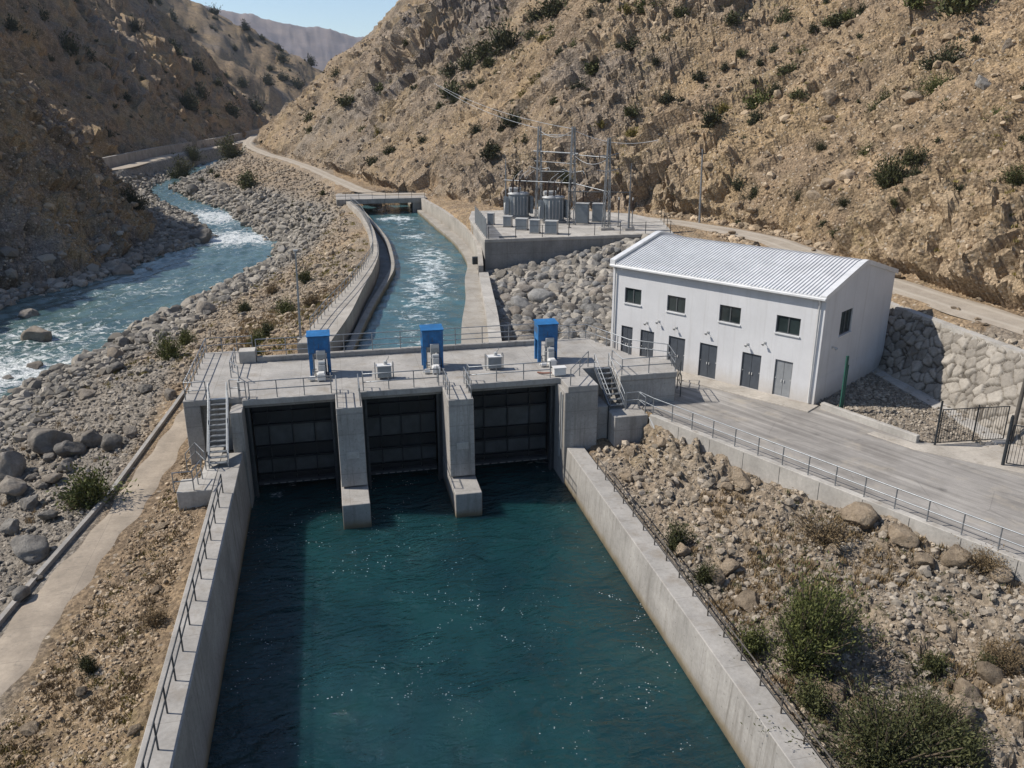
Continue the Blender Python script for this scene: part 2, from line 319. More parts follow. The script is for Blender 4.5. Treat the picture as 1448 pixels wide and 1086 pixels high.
def mat_concrete(name, c0=(.33, .31, .285), wet=None, joints=True, streak=.75, jx=2.4, jz=1.25):
    n = NT(name); p = n.pos(); s = n.sep(p); nz = n.math('ABSOLUTE', n.sep(n.nrm())[2])
    a = n.noise(p, .45, 5, .6); c = n.noise(p, 6, 5, .7)
    col = n.mul((*c0, 1), n.rng(a, .3, .7, .76, 1.18)); col = n.mul(col, n.rng(c, .25, .75, .84, 1.15))
    st = n.noise(n.mapv(p, (1.7, 1.7, .1)), 1.3, 5, .7)
    vert = n.rng(nz, .75, .4)
    col = n.mix(n.math('MULTIPLY', n.math('MULTIPLY', n.rng(st, .52, .74), vert), streak), col, (.15, .135, .115))
    lt = n.noise(n.mapv(p, (2.6, 2.6, .14), (9, 3, 0)), 1.4, 4, .7)
    col = n.mix(n.math('MULTIPLY', n.math('MULTIPLY', n.rng(lt, .58, .8), vert), streak * .6), col, (.5, .47, .43))
    # dirt patches on flat tops
    dp = n.math('MULTIPLY', n.rng(n.noise(p, .8, 5, .65), .52, .7), n.rng(nz, .6, .9))
    col = n.mix(n.math('MULTIPLY', dp, .6), col, (.22, .185, .145))
    tf = n.math('MAXIMUM', n.math('LESS_THAN', n.math('FRACT', n.math('DIVIDE', s[0], 2.6)), .010), n.math('LESS_THAN', n.math('FRACT', n.math('DIVIDE', s[1], 2.45)), .011))
    col = n.mix(n.math('MULTIPLY', n.math('MULTIPLY', tf, n.rng(nz, .8, .95)), .45), col, (.12, .105, .09))
    sp = n.math('MULTIPLY', n.rng(n.noise(p, 2.3, 4, .7), .60, .72), n.rng(nz, .6, .9)); col = n.mix(n.math('MULTIPLY', sp, .4), col, (.14, .125, .105))
    h = n.math('MULTIPLY', c, .5)
    if joints:
        fz = n.math('FRACT', n.math('DIVIDE', s[2], jz)); fx = n.math('FRACT', n.math('DIVIDE', n.math('ADD', s[0], n.math('MULTIPLY', s[1], .83)), jx))
        ln = n.math('MAXIMUM', n.math('LESS_THAN', fz, .03), n.math('LESS_THAN', fx, .013))
        ln = n.math('MULTIPLY', ln, vert)
        col = n.mix(n.math('MULTIPLY', ln, .38), col, (.13, .115, .10))
        h = n.math('SUBTRACT', h, ln)
        hx = n.math('ABSOLUTE', n.math('SUBTRACT', n.math('FRACT', n.math('DIVIDE', n.math('ADD', s[0], n.math('MULTIPLY', s[1], .83)), .8)), .5)); hz = n.math('ABSOLUTE', n.math('SUBTRACT', n.math('FRACT', n.math('DIVIDE', s[2], .625)), .5))
        th = n.math('MULTIPLY', n.math('MULTIPLY', n.math('LESS_THAN', hx, .035), n.math('LESS_THAN', hz, .045)), vert); col = n.mix(n.math('MULTIPLY', th, .5), col, (.1, .09, .08))
    if wet is not None:
        e = n.math('ADD', s[2], n.math('MULTIPLY', n.math('SUBTRACT', n.noise(p, 1.1, 4), .5), .55))
        col = n.mix(n.math('MULTIPLY', n.rng(e, wet + .55, wet + .15), .85), col, (.20, .145, .07)); col = n.mix(n.math('MULTIPLY', n.rng(e, wet + .22, wet + .02), .8), col, (.06, .055, .03))
        col = n.mix(n.math('MULTIPLY', n.rng(e, wet + 1.5, wet + .4), .3), col, (.17, .15, .12))
    return n.set(col, .88, 0, .25, n.bump(h, .35, .02))
def mat_flat(name, col, rough=.5, metal=0, var=.12, scale=3, bump=.1, spec=.4):
    n = NT(name); p = n.pos(); a = n.noise(p, scale, 5, .65); b = n.noise(p, scale * .25, 3)
    c = n.mul((*col, 1), n.rng(a, .25, .75, 1 - var, 1 + var)); c = n.mul(c, n.rng(b, .3, .7, 1 - var * .7, 1 + var * .7))
    return n.set(c, n.rng(a, .3, .7, max(rough - .1, .05), min(rough + .1, 1)), metal, spec, n.bump(a, bump, .01))
def mat_white(name, c0, *a):
    n = NT(name); p = n.pos(); s = n.sep(p)
    col = n.mul((*c0, 1), n.rng(n.noise(p, .5, 5, .6), .3, .7, .94, 1.05)); col = n.mul(col, n.rng(n.noise(p, 7, 4, .7), .25, .75, .97, 1.03))
    st = n.noise(n.mapv(p, (2.2, 2.2, .09)), 1.3, 5, .7); col = n.mix(n.math('MULTIPLY', n.rng(st, .52, .76), .42), col, (.36, .34, .31))
    e = n.math('ADD', s[2], n.math('MULTIPLY', n.noise(p, 1.6, 5, .7), 1.2)); col = n.mix(n.rng(e, 6.5, 5.2, 0, .65), col, (.42, .37, .31))
    ln = n.math('LESS_THAN', n.math('FRACT', n.math('DIVIDE', n.math('ADD', s[0], n.math('MULTIPLY', s[1], -.83)), 5.6)), .004); col = n.mix(n.math('MULTIPLY', ln, .25), col, (.3, .3, .3))
    return n.set(col, .78, 0, .3, n.bump(n.noise(p, 30, 3), .12, .005))
def mat_asphalt():
    n = NT('asphalt'); p = n.pos()
    q = n.mapv(p, (1, 1, 1), rot=(0, 0, R(-25)))
    t = n.noise(n.mapv(q, (2.2, .10, 1)), 1.0, 5, .65); b = n.noise(p, .5, 5, .6); c = n.noise(p, 25, 3)
    col = n.mix(n.rng(t, .35, .68), (.20, .185, .170), (.36, .335, .305)); col = n.mul(col, n.rng(b, .3, .7, .84, 1.14)); col = n.mul(col, n.rng(c, .3, .7, .9, 1.1))
    col = n.mix(n.math('MULTIPLY', n.rng(n.noise(p, .33, 5, .6), .52, .64), .35), col, (.15, .135, .12)); col = n.mix(n.math('MULTIPLY', n.rng(n.vor(p, .55), .17, .06), n.rng(n.noise(p, 3, 4), .35, .6, .1, .5)), col, (.09, .085, .08))
    ds = n.rng(n.noise(n.mapv(p, (1, 1, 1), (5, 9, 0)), .5, 5, .7), .56, .7); col = n.mix(n.math('MULTIPLY', ds, .5), col, (.40, .35, .28))
    cr = n.math('MULTIPLY', n.rng(n.vor(n.mapv(p, (1, 1, 1)), .22, 'DISTANCE_TO_EDGE'), .008, .003), n.rng(n.noise(p, .4), .5, .55))
    col = n.mix(n.math('MULTIPLY', cr, .22), col, (.06, .055, .05))
    return n.set(col, .9, 0, .2, n.bump(c, .3, .01))
def mat_track():
    n = NT('dirt_track'); p = n.pos(); b = n.noise(p, .6, 6, .65); c = n.noise(p, 7, 5, .7); u = n.attr('across')
    col = n.mix(n.rng(b, .3, .7), (.30, .255, .205), (.40, .345, .28)); col = n.mul(col, n.rng(c, .25, .75, .82, 1.15))
    rut = n.math('MAXIMUM', n.rng(n.math('ABSOLUTE', n.math('SUBTRACT', n.math('ABSOLUTE', u), .45)), .16, .05), 0)
    col = n.mix(n.math('MULTIPLY', rut, .5), col, (.46, .41, .34))
    return n.set(col, .95, 0, .1, n.bump(c, .5, .04))
def mat_water(name, body, deep, foam=None, wave=1.0, rough=.06, glint=0.0, fscale=1.0, big=1.0):
    n = NT(name); p = n.pos()
    a = n.noise(n.mapv(p, (1, .75, 1)), .22, 4, .5)
    col = n.mix(n.rng(a, .35, .65), deep, body)
    h1 = n.noise(n.mapv(p, (.55, 1.0, 1)), .75 * big, 3, .5, .8); h2 = n.noise(n.mapv(p, (.7, 1.2, 1)), 3.0, 4, .6, .4); h3 = n.noise(p, 11, 2, .5)
    h = n.math('ADD', n.math('MULTIPLY', h1, 1.0), n.math('ADD', n.math('MULTIPLY', h2, .34), n.math('MULTIPLY', h3, .05)))
    rgh = rough
    if foam:
        f = n.attr('foam')
        wp = n.t.nodes.new('ShaderNodeVectorMath'); wp.operation = 'MULTIPLY_ADD'
        n.put(wp.inputs[0], n.noise(p, .7 * fscale, 3, .5, 0, True)); wp.inputs[1].default_value = (2.2, 2.2, 0); n.put(wp.inputs[2], p)
        f1 = n.noise(n.mapv(wp.outputs[0], (.8, 1.15, 1)), 1.1 * fscale, 6, .7); f2 = n.noise(p, 5 * fscale, 5, .7)
        thr = n.rng(f, 0, 1, .80, .36)
        m = n.math('MULTIPLY', n.rng(f1, thr, n.math('ADD', thr, .13)), n.rng(f2, .3, .58))
        col = n.mix(m, col, foam); rgh = n.rng(m, 0, 1, rough, .7)
        h = n.math('ADD', h, n.math('MULTIPLY', m, .12))
    if glint:
        # drifting lines of white specks: sun glints, with foam, painted into the colour
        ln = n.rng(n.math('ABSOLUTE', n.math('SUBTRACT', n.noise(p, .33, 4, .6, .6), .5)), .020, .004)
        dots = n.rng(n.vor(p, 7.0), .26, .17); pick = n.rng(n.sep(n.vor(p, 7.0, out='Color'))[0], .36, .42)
        m = n.math('MULTIPLY', n.math('MULTIPLY', ln, n.math('MULTIPLY', dots, pick)), n.math('MULTIPLY', n.rng(n.noise(p, .16, 2), .44, .6), glint))
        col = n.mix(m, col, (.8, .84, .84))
    if glint:
        n.p.subsurface_method = 'BURLEY' if hasattr(n.p, 'subsurface_method') else None
        n.p.inputs['Subsurface Weight'].default_value = .85; n.p.inputs['Subsurface Radius'].default_value = (.45, 1.0, 1.0); n.p.inputs['Subsurface Scale'].default_value = 1.3
    return n.set(col, rgh, 0, .5, n.bump(h, wave, .55 if glint else .22))

M = {}
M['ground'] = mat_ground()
M['boulder'] = mat_rock('boulder_grey', (.135, .124, .112), (.275, .255, .228))
M['boulder_tan'] = mat_rock('boulder_tan', (.215, .165, .115), (.38, .30, .215))
M['riprap'] = mat_rock('riprap_grey', (.15, .145, .138), (.30, .29, .275))
M['rubble'] = mat_rubble()
M['concrete'] = mat_concrete('concrete')
M['concrete_wet'] = mat_concrete('concrete_waterline', wet=0.0, jx=2.1, jz=9)
M['concrete_canal'] = mat_concrete('concrete_canal', (.37, .34, .30), wet=5.6, jx=2.6, jz=9)
M['concrete_light'] = mat_concrete('concrete_light', (.40, .375, .34), joints=False, streak=.3)
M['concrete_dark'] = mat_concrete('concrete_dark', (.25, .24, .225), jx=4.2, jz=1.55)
M['concrete_deck'] = mat_concrete('concrete_deck', (.345, .325, .30), joints=False, streak=.5)
M['paving'] = mat_concrete('paving', (.40, .36, .31), joints=False, streak=0)
M['path'] = mat_concrete('dusty_path', (.33, .275, .215), joints=False, streak=0)
M['asphalt'] = mat_asphalt(); M['track'] = mat_track()
M['steel'] = mat_flat('galvanised_steel', (.27, .285, .30), .45, .6, .18, 6)
M['steel_dark'] = mat_flat('weathered_steel', (.075, .08, .085), .5, .5, .2, 5)
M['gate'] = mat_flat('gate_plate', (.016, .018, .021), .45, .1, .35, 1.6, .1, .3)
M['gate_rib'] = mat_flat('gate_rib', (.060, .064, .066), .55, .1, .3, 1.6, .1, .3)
M['void'] = mat_flat('dark_chamber', (.03, .03, .03), .8)  # near-black colour for the dam body behind the gates
M['blue'] = mat_flat('blue_paint', (.018, .125, .31), .45, 0, .28, 4.0, .2)
M['cabinet'] = mat_flat('cabinet_grey', (.42, .42, .41), .45, 0, .08, 3)
M['cabinet_white'] = mat_flat('cabinet_white', (.62, .61, .59), .45, 0, .08, 3)
M['transformer'] = mat_flat('transformer_grey', (.20, .225, .245), .42, .1, .12, 3)
M['bushing'] = mat_flat('bushing_brown', (.045, .03, .026), .3)
M['white'] = mat_white('white_render', (.60, .595, .60), .75, 0, .035, 1.2, .06, .3)
M['roof'] = mat_flat('roof_sheet', (.63, .63, .63), .42, .05, .10, 1.5)
M['door'] = mat_flat('door_grey', (.075, .085, .10), .45, .1, .1, 3)
M['door_light'] = mat_flat('door_light', (.26, .27, .28), .45, .1, .1, 3)
M['frame'] = mat_flat('window_frame', (.12, .125, .13), .4, .2, .06)
M['glass'] = mat_flat('window_glass', (.025, .035, .035), .07, 0, .3, .8, .0, .6)
M['green'] = mat_flat('green_paint', (.02, .085, .065), .5)
M['iron'] = mat_flat('dark_iron', (.035, .04, .045), .5, .3)
M['wood'] = mat_flat('weathered_pole', (.085, .075, .065), .8)
M['wire'] = mat_flat('wire', (.45, .46, .47), .5, .4)
M['red'] = mat_flat('rusty_red', (.18, .07, .045), .6)
M['water'] = mat_water('water_deep', (.008, .044, .047), (.004, .026, .031), foam=(.5, .56, .58), wave=1.0, rough=.03, glint=.75)
M['water_canal'] = mat_water('water_canal', (.060, .130, .140), (.038, .092, .110), foam=(.76, .80, .80), wave=.8, rough=.1, fscale=1.0)
M['water_river'] = mat_water('water_river', (.085, .140, .135), (.048, .090, .092), foam=(.80, .81, .80), wave=.8, rough=.15, fscale=1.15)
def mat_leaf(name, c0, c1, dry=None):
    n = NT(name); p = n.obj(); r = n.rnd(); t = n.attr('tone')
    col = n.mix(t, c0, c1); col = n.mul(col, n.rng(r, 0, 1, .75, 1.3))
    if dry: col = n.mix(n.rng(n.noise(p, 1.4), .5, .62), col, dry)
    n.set(col, .7, 0, .2); return n.m
M['leaf'] = mat_leaf('leaf_olive', (.030, .036, .014), (.115, .115, .045))
M['leaf_dark'] = mat_leaf('leaf_dark', (.024, .028, .014), (.080, .082, .038))
M['leaf_green'] = mat_leaf('leaf_green', (.036, .046, .014), (.145, .150, .048))
M['leaf_yellow'] = mat_leaf('leaf_yellow', (.10, .085, .02), (.26, .21, .06))
M['leaf_dry'] = mat_leaf('leaf_dry', (.120, .085, .047), (.30, .215, .118))
M['stem'] = mat_flat('stem', (.10, .075, .05), .9)

# ------------------------------------------------------------------ object helpers
def tag(o, label=None, cat=None, group=None, kind=None):
    if label: o['label'] = label
    if cat: o['category'] = cat
    if group: o['group'] = group
    if kind: o['kind'] = kind
    return o
def link(name, me, parent=None, loc=None):
    o = bpy.data.objects.new(name, me); COL.objects.link(o)
    if parent is not None: o.parent = parent
    if loc is not None: o.location = loc
    return o
def thing(name, label, cat, loc=(0, 0, 0), rz=0, group=None):
    o = bpy.data.objects.new(name, None); COL.objects.link(o); o.location = loc; o.rotation_euler = (0, 0, rz); o.empty_display_size = .2
    return tag(o, label, cat, group)
def npmesh(name, V, F, mat, smooth=False, attrs=None, quads=True):
    me = bpy.data.meshes.new(name); V = np.asarray(V, np.float32); F = np.asarray(F, np.int32); k = F.shape[1]
    me.vertices.add(len(V)); me.vertices.foreach_set('co', V.ravel())
    me.loops.add(F.size); me.loops.foreach_set('vertex_index', F.ravel())
    me.polygons.add(len(F)); me.polygons.foreach_set('loop_start', np.arange(0, F.size, k, dtype=np.int32)); me.polygons.foreach_set('loop_total', np.full(len(F), k, np.int32))
    me.update(calc_edges=True); me.validate()
    me.polygons.foreach_set('use_smooth', np.full(len(me.polygons), smooth))
    for a, v in (attrs or {}).items():
        at = me.attributes.new(a, 'FLOAT', 'POINT'); at.data.foreach_set('value', np.asarray(v, np.float32))
    me.materials.append(mat); return me
class MB:
    """collects boxes, prisms and tubes into one mesh"""
    def __init__(s): s.v = []; s.f = []; s.sm = []
    def add(s, vs, fs, smooth=False):
        b = len(s.v); s.v += [tuple(p) for p in vs]; s.f += [tuple(b + i for i in f) for f in fs]; s.sm += [smooth] * len(fs); return s
    def box(s, x0, x1, y0, y1, z0, z1):
        return s.add([(x0, y0, z0), (x1, y0, z0), (x1, y1, z0), (x0, y1, z0), (x0, y0, z1), (x1, y0, z1), (x1, y1, z1), (x0, y1, z1)], [(0, 3, 2, 1), (4, 5, 6, 7), (0, 1, 5, 4), (1, 2, 6, 5), (2, 3, 7, 6), (3, 0, 4, 7)])
    def obox(s, o, a, b, c):
        """box from corner o along the vectors a, b, c"""
        o, a, b, c = map(Vector, (o, a, b, c))
        return s.add([o, o + a, o + a + b, o + b, o + c, o + a + c, o + a + b + c, o + b + c], [(0, 3, 2, 1), (4, 5, 6, 7), (0, 1, 5, 4), (1, 2, 6, 5), (2, 3, 7, 6), (3, 0, 4, 7)])
    def prism(s, poly, z0, z1):
        n = len(poly); g = lambda z, i: z(i) if callable(z) else z
        return s.add([(p[0], p[1], g(z0, i)) for i, p in enumerate(poly)] + [(p[0], p[1], g(z1, i)) for i, p in enumerate(poly)], [tuple(range(n))[::-1], tuple(range(n, 2 * n))] + [(i, (i + 1) % n, n + (i + 1) % n, n + i) for i in range(n)])
    def tube(s, pts, r, n=6, cap=True, smooth=True):
        pts = [Vector(p) for p in pts]; rings = []; rr = r if isinstance(r, (list, tuple)) else [r] * len(pts)
        for i, p in enumerate(pts):
            d = (pts[min(i + 1, len(pts) - 1)] - pts[max(i - 1, 0)]).normalized()
            u = d.cross(Vector((0, 0, 1)) if abs(d.z) < .95 else Vector((1, 0, 0))).normalized(); v = d.cross(u)
            rings.append([p + (u * math.cos(2 * math.pi * k / n) + v * math.sin(2 * math.pi * k / n)) * rr[i] for k in range(n)])
        vs = [q for g in rings for q in g]
        fs = [(i * n + k, i * n + (k + 1) % n, (i + 1) * n + (k + 1) % n, (i + 1) * n + k) for i in range(len(pts) - 1) for k in range(n)]
        s.add(vs, fs, smooth)
        if cap: s.add(rings[0], [tuple(range(n))[::-1]]); s.add(rings[-1], [tuple(range(n))])
        return s
    def cyl(s, c, r, h, n=16, r1=None):
        x, y, z = c; return s.tube([(x, y, z), (x, y, z + h)], [r, r if r1 is None else r1], n)
    def strip(s, A, B, z=None):
        """quads between two equally long point lists"""
        n = len(A); return s.add(list(A) + list(B), [(i, i + 1, n + i + 1, n + i) for i in range(n - 1)])
    def mesh(s, name, mat, bevel=0):
        me = bpy.data.meshes.new(name); bm = bmesh.new()
        vs = [bm.verts.new(p) for p in s.v]
        for f, sm in zip(s.f, s.sm):
            try: q = bm.faces.new([vs[i] for i in f]); q.smooth = sm
            except ValueError: pass
        bmesh.ops.recalc_face_normals(bm, faces=bm.faces)
        if bevel: bmesh.ops.bevel(bm, geom=[e for e in bm.edges if len(e.link_faces) == 2 and e.calc_face_angle(0) > .6], offset=bevel, segments=1, affect='EDGES', clamp_overlap=True)
        bm.to_mesh(me); bm.free(); me.materials.append(mat); return me
    def build(s, name, mat, parent=None, bevel=0, loc=None): return link(name, s.mesh(name, mat, bevel), parent, loc)

# ------------------------------------------------------------------ terrain
AZ = np.radians(np.concatenate([np.linspace(-80, -41, 26)[:-1], np.linspace(-41, 66, 960), np.linspace(66, 84, 14)[1:]]))
RAD = np.concatenate([np.geomspace(12, 400, 740)[:-1], np.geomspace(400, 3500, 150)])
NA, NR = len(AZ), len(RAD)
gr, ga = np.meshgrid(RAD, AZ, indexing='ij')
tx, ty = (gr * np.sin(ga)).ravel(), (gr * np.cos(ga)).ravel()
tz, twin, tflat, tgrey = terrain(tx, ty)
def relief():
    Z = tz.reshape(NR, NA); X = tx.reshape(NR, NA); Y = ty.reshape(NR, NA)
    S = np.stack([X, Y, Z], -1)
    dr = np.gradient(S, axis=0); da = np.gradient(S, axis=1); N = np.cross(da, dr); N /= np.linalg.norm(N, axis=-1)[..., None] + 1e-9
    N = N.reshape(-1, 3); N[N[:, 2] < 0] *= -1
    P = S.reshape(-1, 3); r = np.hypot(tx, ty); rough = 1 - tflat
    crag = np.exp(-(((tx - 36) / 20) ** 2 + ((ty - 238) / 45) ** 2)) * 1.4 * (twin == 1) + .85 * sstep(.1, .5, fbm(P * .028 + 3, 3, 77)) * (twin > 0)
    crag = np.maximum(crag, .8 * (twin == 2) * sstep(-.3, .3, fbm(P * .05, 3, 78)))
    outc = (twin == 1) * np.maximum(sstep(0, .35, fbm(P * .06 + 8, 3, 79)) * sstep(150, 90, r), .8 * sstep(.22, .5, fbm(P * .035 + 8, 4, 89)))
    outc = np.maximum(outc, .9 * (twin == 1) * sstep(-.15, .25, fbm(P * .08 + 2, 3, 90)) * sstep(105, 75, r) * sstep(30, 14, tz))
    cliff = np.clip(np.exp(-(((tx - 33) / 20) ** 2 + ((ty - 232) / 40) ** 2)) * 1.7 - .25, 0, 1) * (twin == 1)
    cliff = np.maximum(cliff, .55 * (twin == 2) * sstep(-.35, .2, fbm(P * .04 + 6, 3, 93)))
    crag = np.clip(crag, 0, 1) * rough
    hill = (twin > 0) * 1.0
    b1, e1 = blocks(P * (1 / 4.2), 1, .9); b2, e2 = blocks(P * (1 / 1.55) + 5, 2, .9)
    far = twin >= 3
    d = hill * (.34 + 1.35 * crag + .75 * outc) * b1 + (.12 * (1 - hill) + hill * (.27 + .42 * crag + .46 * outc)) * b2
    m = r < 230
    b3, e3 = blocks(P[m] * (1 / .55) + 9, 3, .9); d[m] += (.075 + .07 * hill[m] + .06 * crag[m] + .07 * outc[m]) * b3
    m = r < 75
    b4, e4 = blocks(P[m] * (1 / .21) + 2, 4, .9); d[m] += .035 * b4
    spoil = (twin == 0) * sstep(15.6, 17.5, tx) * (ty < 46) * rough
    left = (twin == 0) * (tx < -7.5) * (ty < 58) * rough
    m = (spoil > 0) & (tx < 40); bs, es = blocks(P[m] * (1 / .85) + 4, 6, 1.0); d[m] += spoil[m] * (.24 + .26 * sstep(-.2, .4, fbm(P[m] * .25, 3, 85))) * bs + spoil[m] * .35 * fbm(P[m] * .35, 3, 86)
    m = left > 0; d[m] += left[m] * .10 * fbm(P[m] * .6, 4, 87)
    d += hill * 1.1 * fbm(P * np.array([.05, .05, .09]), 4, 80) + .10 * fbm(P * .5, 3, 81)
    m = far; d[m] += 5.5 * fbm(P[m] * .035, 5, 82, True) * (twin[m] == 3) * .5 + 6 * fbm(P[m] * .02, 5, 83, True) * (twin[m] >= 4)
    bc, ec = blocks(P * np.array([1 / 6., 1 / 6., 1 / 12.]) + 3, 15, 1.1); bd, ed = blocks(P * np.array([1 / 2.6, 1 / 2.6, 1 / 5.]) + 8, 16, 1.0); m = cliff > .02
    d[m] += cliff[m] * (2.6 * bc[m] + 1.3 * bd[m])
    m = outc > .05; d[m] += outc[m] * (.9 * bd[m] + .5)
    # shallow gullies running down the slope
    gl = fbm(np.stack([tx * .022, (ty + .22 * tx + 3 * fbm(P * .05, 2, 96)) * .15, tz * .012], 1), 4, 88, True); d += (twin == 1) * 2.3 * gl + (twin == 3) * 1.6 * b1 * (.3 + sstep(-.1, .4, fbm(P * .03, 3, 94))) + (twin == 3) * 2.5 * gl
    d *= rough
    # the mound of spoil below the retaining wall and the rocky left bank are coarser
    outc = np.maximum(outc, .42 * spoil * (tx < 40))
    return P + N * d[:, None], crag, outc
TP, tcrag, toutc = relief()
rad_log = np.log(RAD)
def ground_at(x, y):
    r = math.hypot(x, y); a = math.atan2(x, y)
    i = min(max(int(np.searchsorted(RAD, r)), 1), NR - 1); j = min(max(int(np.searchsorted(AZ, a)), 1), NA - 1)
    q = TP.reshape(NR, NA, 3)[i - 1:i + 1, j - 1:j + 1, 2]
    fr = (r - RAD[i - 1]) / (RAD[i] - RAD[i - 1]); fa = (a - AZ[j - 1]) / (AZ[j] - AZ[j - 1])
    return float(q[0, 0] * (1 - fr) * (1 - fa) + q[1, 0] * fr * (1 - fa) + q[0, 1] * (1 - fr) * fa + q[1, 1] * fr * fa)
def build_terrain():
    idx = np.arange(NR * NA).reshape(NR, NA)
    F = np.stack([idx[:-1, :-1], idx[:-1, 1:], idx[1:, 1:], idx[1:, :-1]], -1).reshape(-1, 4)
    fw = twin[F].max(1)
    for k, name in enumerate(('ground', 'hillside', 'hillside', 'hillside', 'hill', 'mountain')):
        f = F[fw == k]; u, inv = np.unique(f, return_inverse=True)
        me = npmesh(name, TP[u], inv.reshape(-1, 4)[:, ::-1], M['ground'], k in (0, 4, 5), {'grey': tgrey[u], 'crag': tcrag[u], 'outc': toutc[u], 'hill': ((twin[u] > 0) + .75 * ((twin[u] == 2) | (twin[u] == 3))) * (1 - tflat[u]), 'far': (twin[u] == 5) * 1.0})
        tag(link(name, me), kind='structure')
build_terrain()
# ------------------------------------------------------------------ setting: roads, paths, water
def cs(ys, vs, y):
    """smooth interpolation through stations"""
    ys = list(ys); vs = list(vs); i = min(max(int(np.searchsorted(ys, y)) - 1, 0), len(ys) - 2)
    h = ys[i + 1] - ys[i]; t = (y - ys[i]) / h
    m = lambda k: (vs[min(k + 1, len(vs) - 1)] - vs[max(k - 1, 0)]) / (ys[min(k + 1, len(ys) - 1)] - ys[max(k - 1, 0)])
    return (2*t**3-3*t**2+1)*vs[i] + (t**3-2*t**2+t)*h*m(i) + (-2*t**3+3*t**2)*vs[i+1] + (t**3-t**2)*h*m(i+1)
def ribbon(name, pts, half, mat, dz=.0, step=1.0, jit=.12):
    P = [Vector(p) for p in pts]; out = []
    for k in range(len(P) - 1):
        n = max(2, int((P[k + 1] - P[k]).length / step))
        for j in range(n):
            t = j / n; p0 = P[max(k - 1, 0)]; p1 = P[k]; p2 = P[k + 1]; p3 = P[min(k + 2, len(P) - 1)]
            out.append(.5 * ((2 * p1) + (p2 - p0) * t + (2 * p0 - 5 * p1 + 4 * p2 - p3) * t * t + (3 * p1 - p0 - 3 * p2 + p3) * t ** 3))
    out.append(P[-1]); V = []; U = []; n = len(out); K = 7
    for i, p in enumerate(out):
        d = (out[min(i + 1, n - 1)] - out[max(i - 1, 0)]); d.z = 0; d.normalize(); q = Vector((d.y, -d.x, 0))
        hl, hr = half * (1 + jit * math.sin(i * .7) * math.sin(i * .23 + 1)), half * (1 + jit * math.sin(i * .5 + 2) * math.cos(i * .31))
        for k in range(K):
            u = -1 + 2 * k / (K - 1); c = p + q * (u * (hl if u < 0 else hr)); V.append((c.x, c.y, c.z + dz - (.10 if abs(u) > .99 else 0))); U.append(u)
    F = [(i * K + k, i * K + k + 1, (i + 1) * K + k + 1, (i + 1) * K + k) for i in range(n - 1) for k in range(K - 1)]
    return tag(link(name, npmesh(name, V, F, mat, True, {'across': U})), kind='structure')
ribbon('dirt_road', TRACK_R, 2.25, M['track']); ribbon('dirt_road', TRACK_L, 1.75, M['track']); ribbon('road', FAR_ROAD, 2.3, M['track'], .05, 4)
ribbon('path', PATH_L, 1.12, M['path'], .0, .5, .22)
# low kerb along the outer side of the path
mb = MB(); kp = []
for a, b in zip(PATH_L[:-1], PATH_L[1:]):
    for j in range(8): kp.append(Vector(a).lerp(Vector(b), j / 8))
kp = kp[4:]
L0 = []
for i, p in enumerate(kp):
    d = (kp[min(i + 1, len(kp) - 1)] - kp[max(i - 1, 0)]); d.z = 0; d.normalize(); q = Vector((d.y, -d.x, 0)); L0.append((p + q * 1.38, p + q * 1.62))
A = [(a.x, a.y, a.z + .17) for a, b in L0]; B = [(b.x, b.y, b.z + .17) for a, b in L0]
mb.strip(A, B); mb.strip([(p[0], p[1], p[2] - .5) for p in A], A); mb.strip(B, [(p[0], p[1], p[2] - .5) for p in B])
tag(mb.build('kerb', M['concrete']), kind='structure')
tag(MB().prism(YARD[::-1], 4.3, 4.61).build('road', M['asphalt']), kind='structure')
BM = Vector((30.5, 45.5, 4.65)); BU = Vector((-.5575, .8303, 0)); BV = Vector((.8303, .5575, 0)); BN = -BV
def bp(u, v, z): return BM + BU * u + BV * v + Vector((0, 0, z))
mb = MB(); mb.prism([bp(17.2, -1.75, 0)[:2], bp(17.2, .1, 0)[:2], bp(-.3, .1, 0)[:2], bp(-.3, -1.45, 0)[:2]], 4.4, 4.69); tag(mb.build('pavement', M['paving'], bevel=.02), kind='structure')
mb = MB(); mb.prism([(31.6, 40.6), (32.9, 38.2), (38.6, 37.9), (38.9, 31.2), (37.9, 31.2), (35.2, 34.2), (32.2, 37.6), (31.0, 40.4)], 4.4, 4.66); tag(mb.build('pavement', M['paving'], bevel=.02), kind='structure')
mb = MB(); mb.prism([(37.3, 37.2), (38.5, 37.2), (40.1, 55), (39.0, 55)], 4.5, 4.74); tag(mb.build('footpath', M['concrete_light'], bevel=.02), kind='structure')
def water(name, rows, mat, zf, nx, foam):
    """rows: (y, xl, xr)"""
    V = []; A = []
    for y, a, b in rows:
        for k in range(nx + 1):
            x = a + (b - a) * k / nx; V.append((x, y, zf(x, y))); A.append(foam(x, y, k / nx))
    n = nx + 1; F = [(i * n + k, i * n + k + 1, (i + 1) * n + k + 1, (i + 1) * n + k) for i in range(len(rows) - 1) for k in range(nx)]
    return tag(link(name, npmesh(name, V, F, mat, True, {'foam': A})), kind='structure')
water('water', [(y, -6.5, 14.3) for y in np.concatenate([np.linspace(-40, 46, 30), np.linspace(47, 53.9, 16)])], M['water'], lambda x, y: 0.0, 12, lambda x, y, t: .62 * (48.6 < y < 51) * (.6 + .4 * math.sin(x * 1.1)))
def cfoam(x, y, t):
    s = math.sin(math.pi * min(max(t, 0), 1)) ** .7
    return s * (.60 + .22 * math.exp(-((y - 86) / 14) ** 2) + .3 * math.exp(-((y - 116 - 3 * t) / 1.6) ** 2) + .5 * math.exp(-((y - 137) / 2.2) ** 2) + .16 * math.exp(-((y - 100) / 6) ** 2))
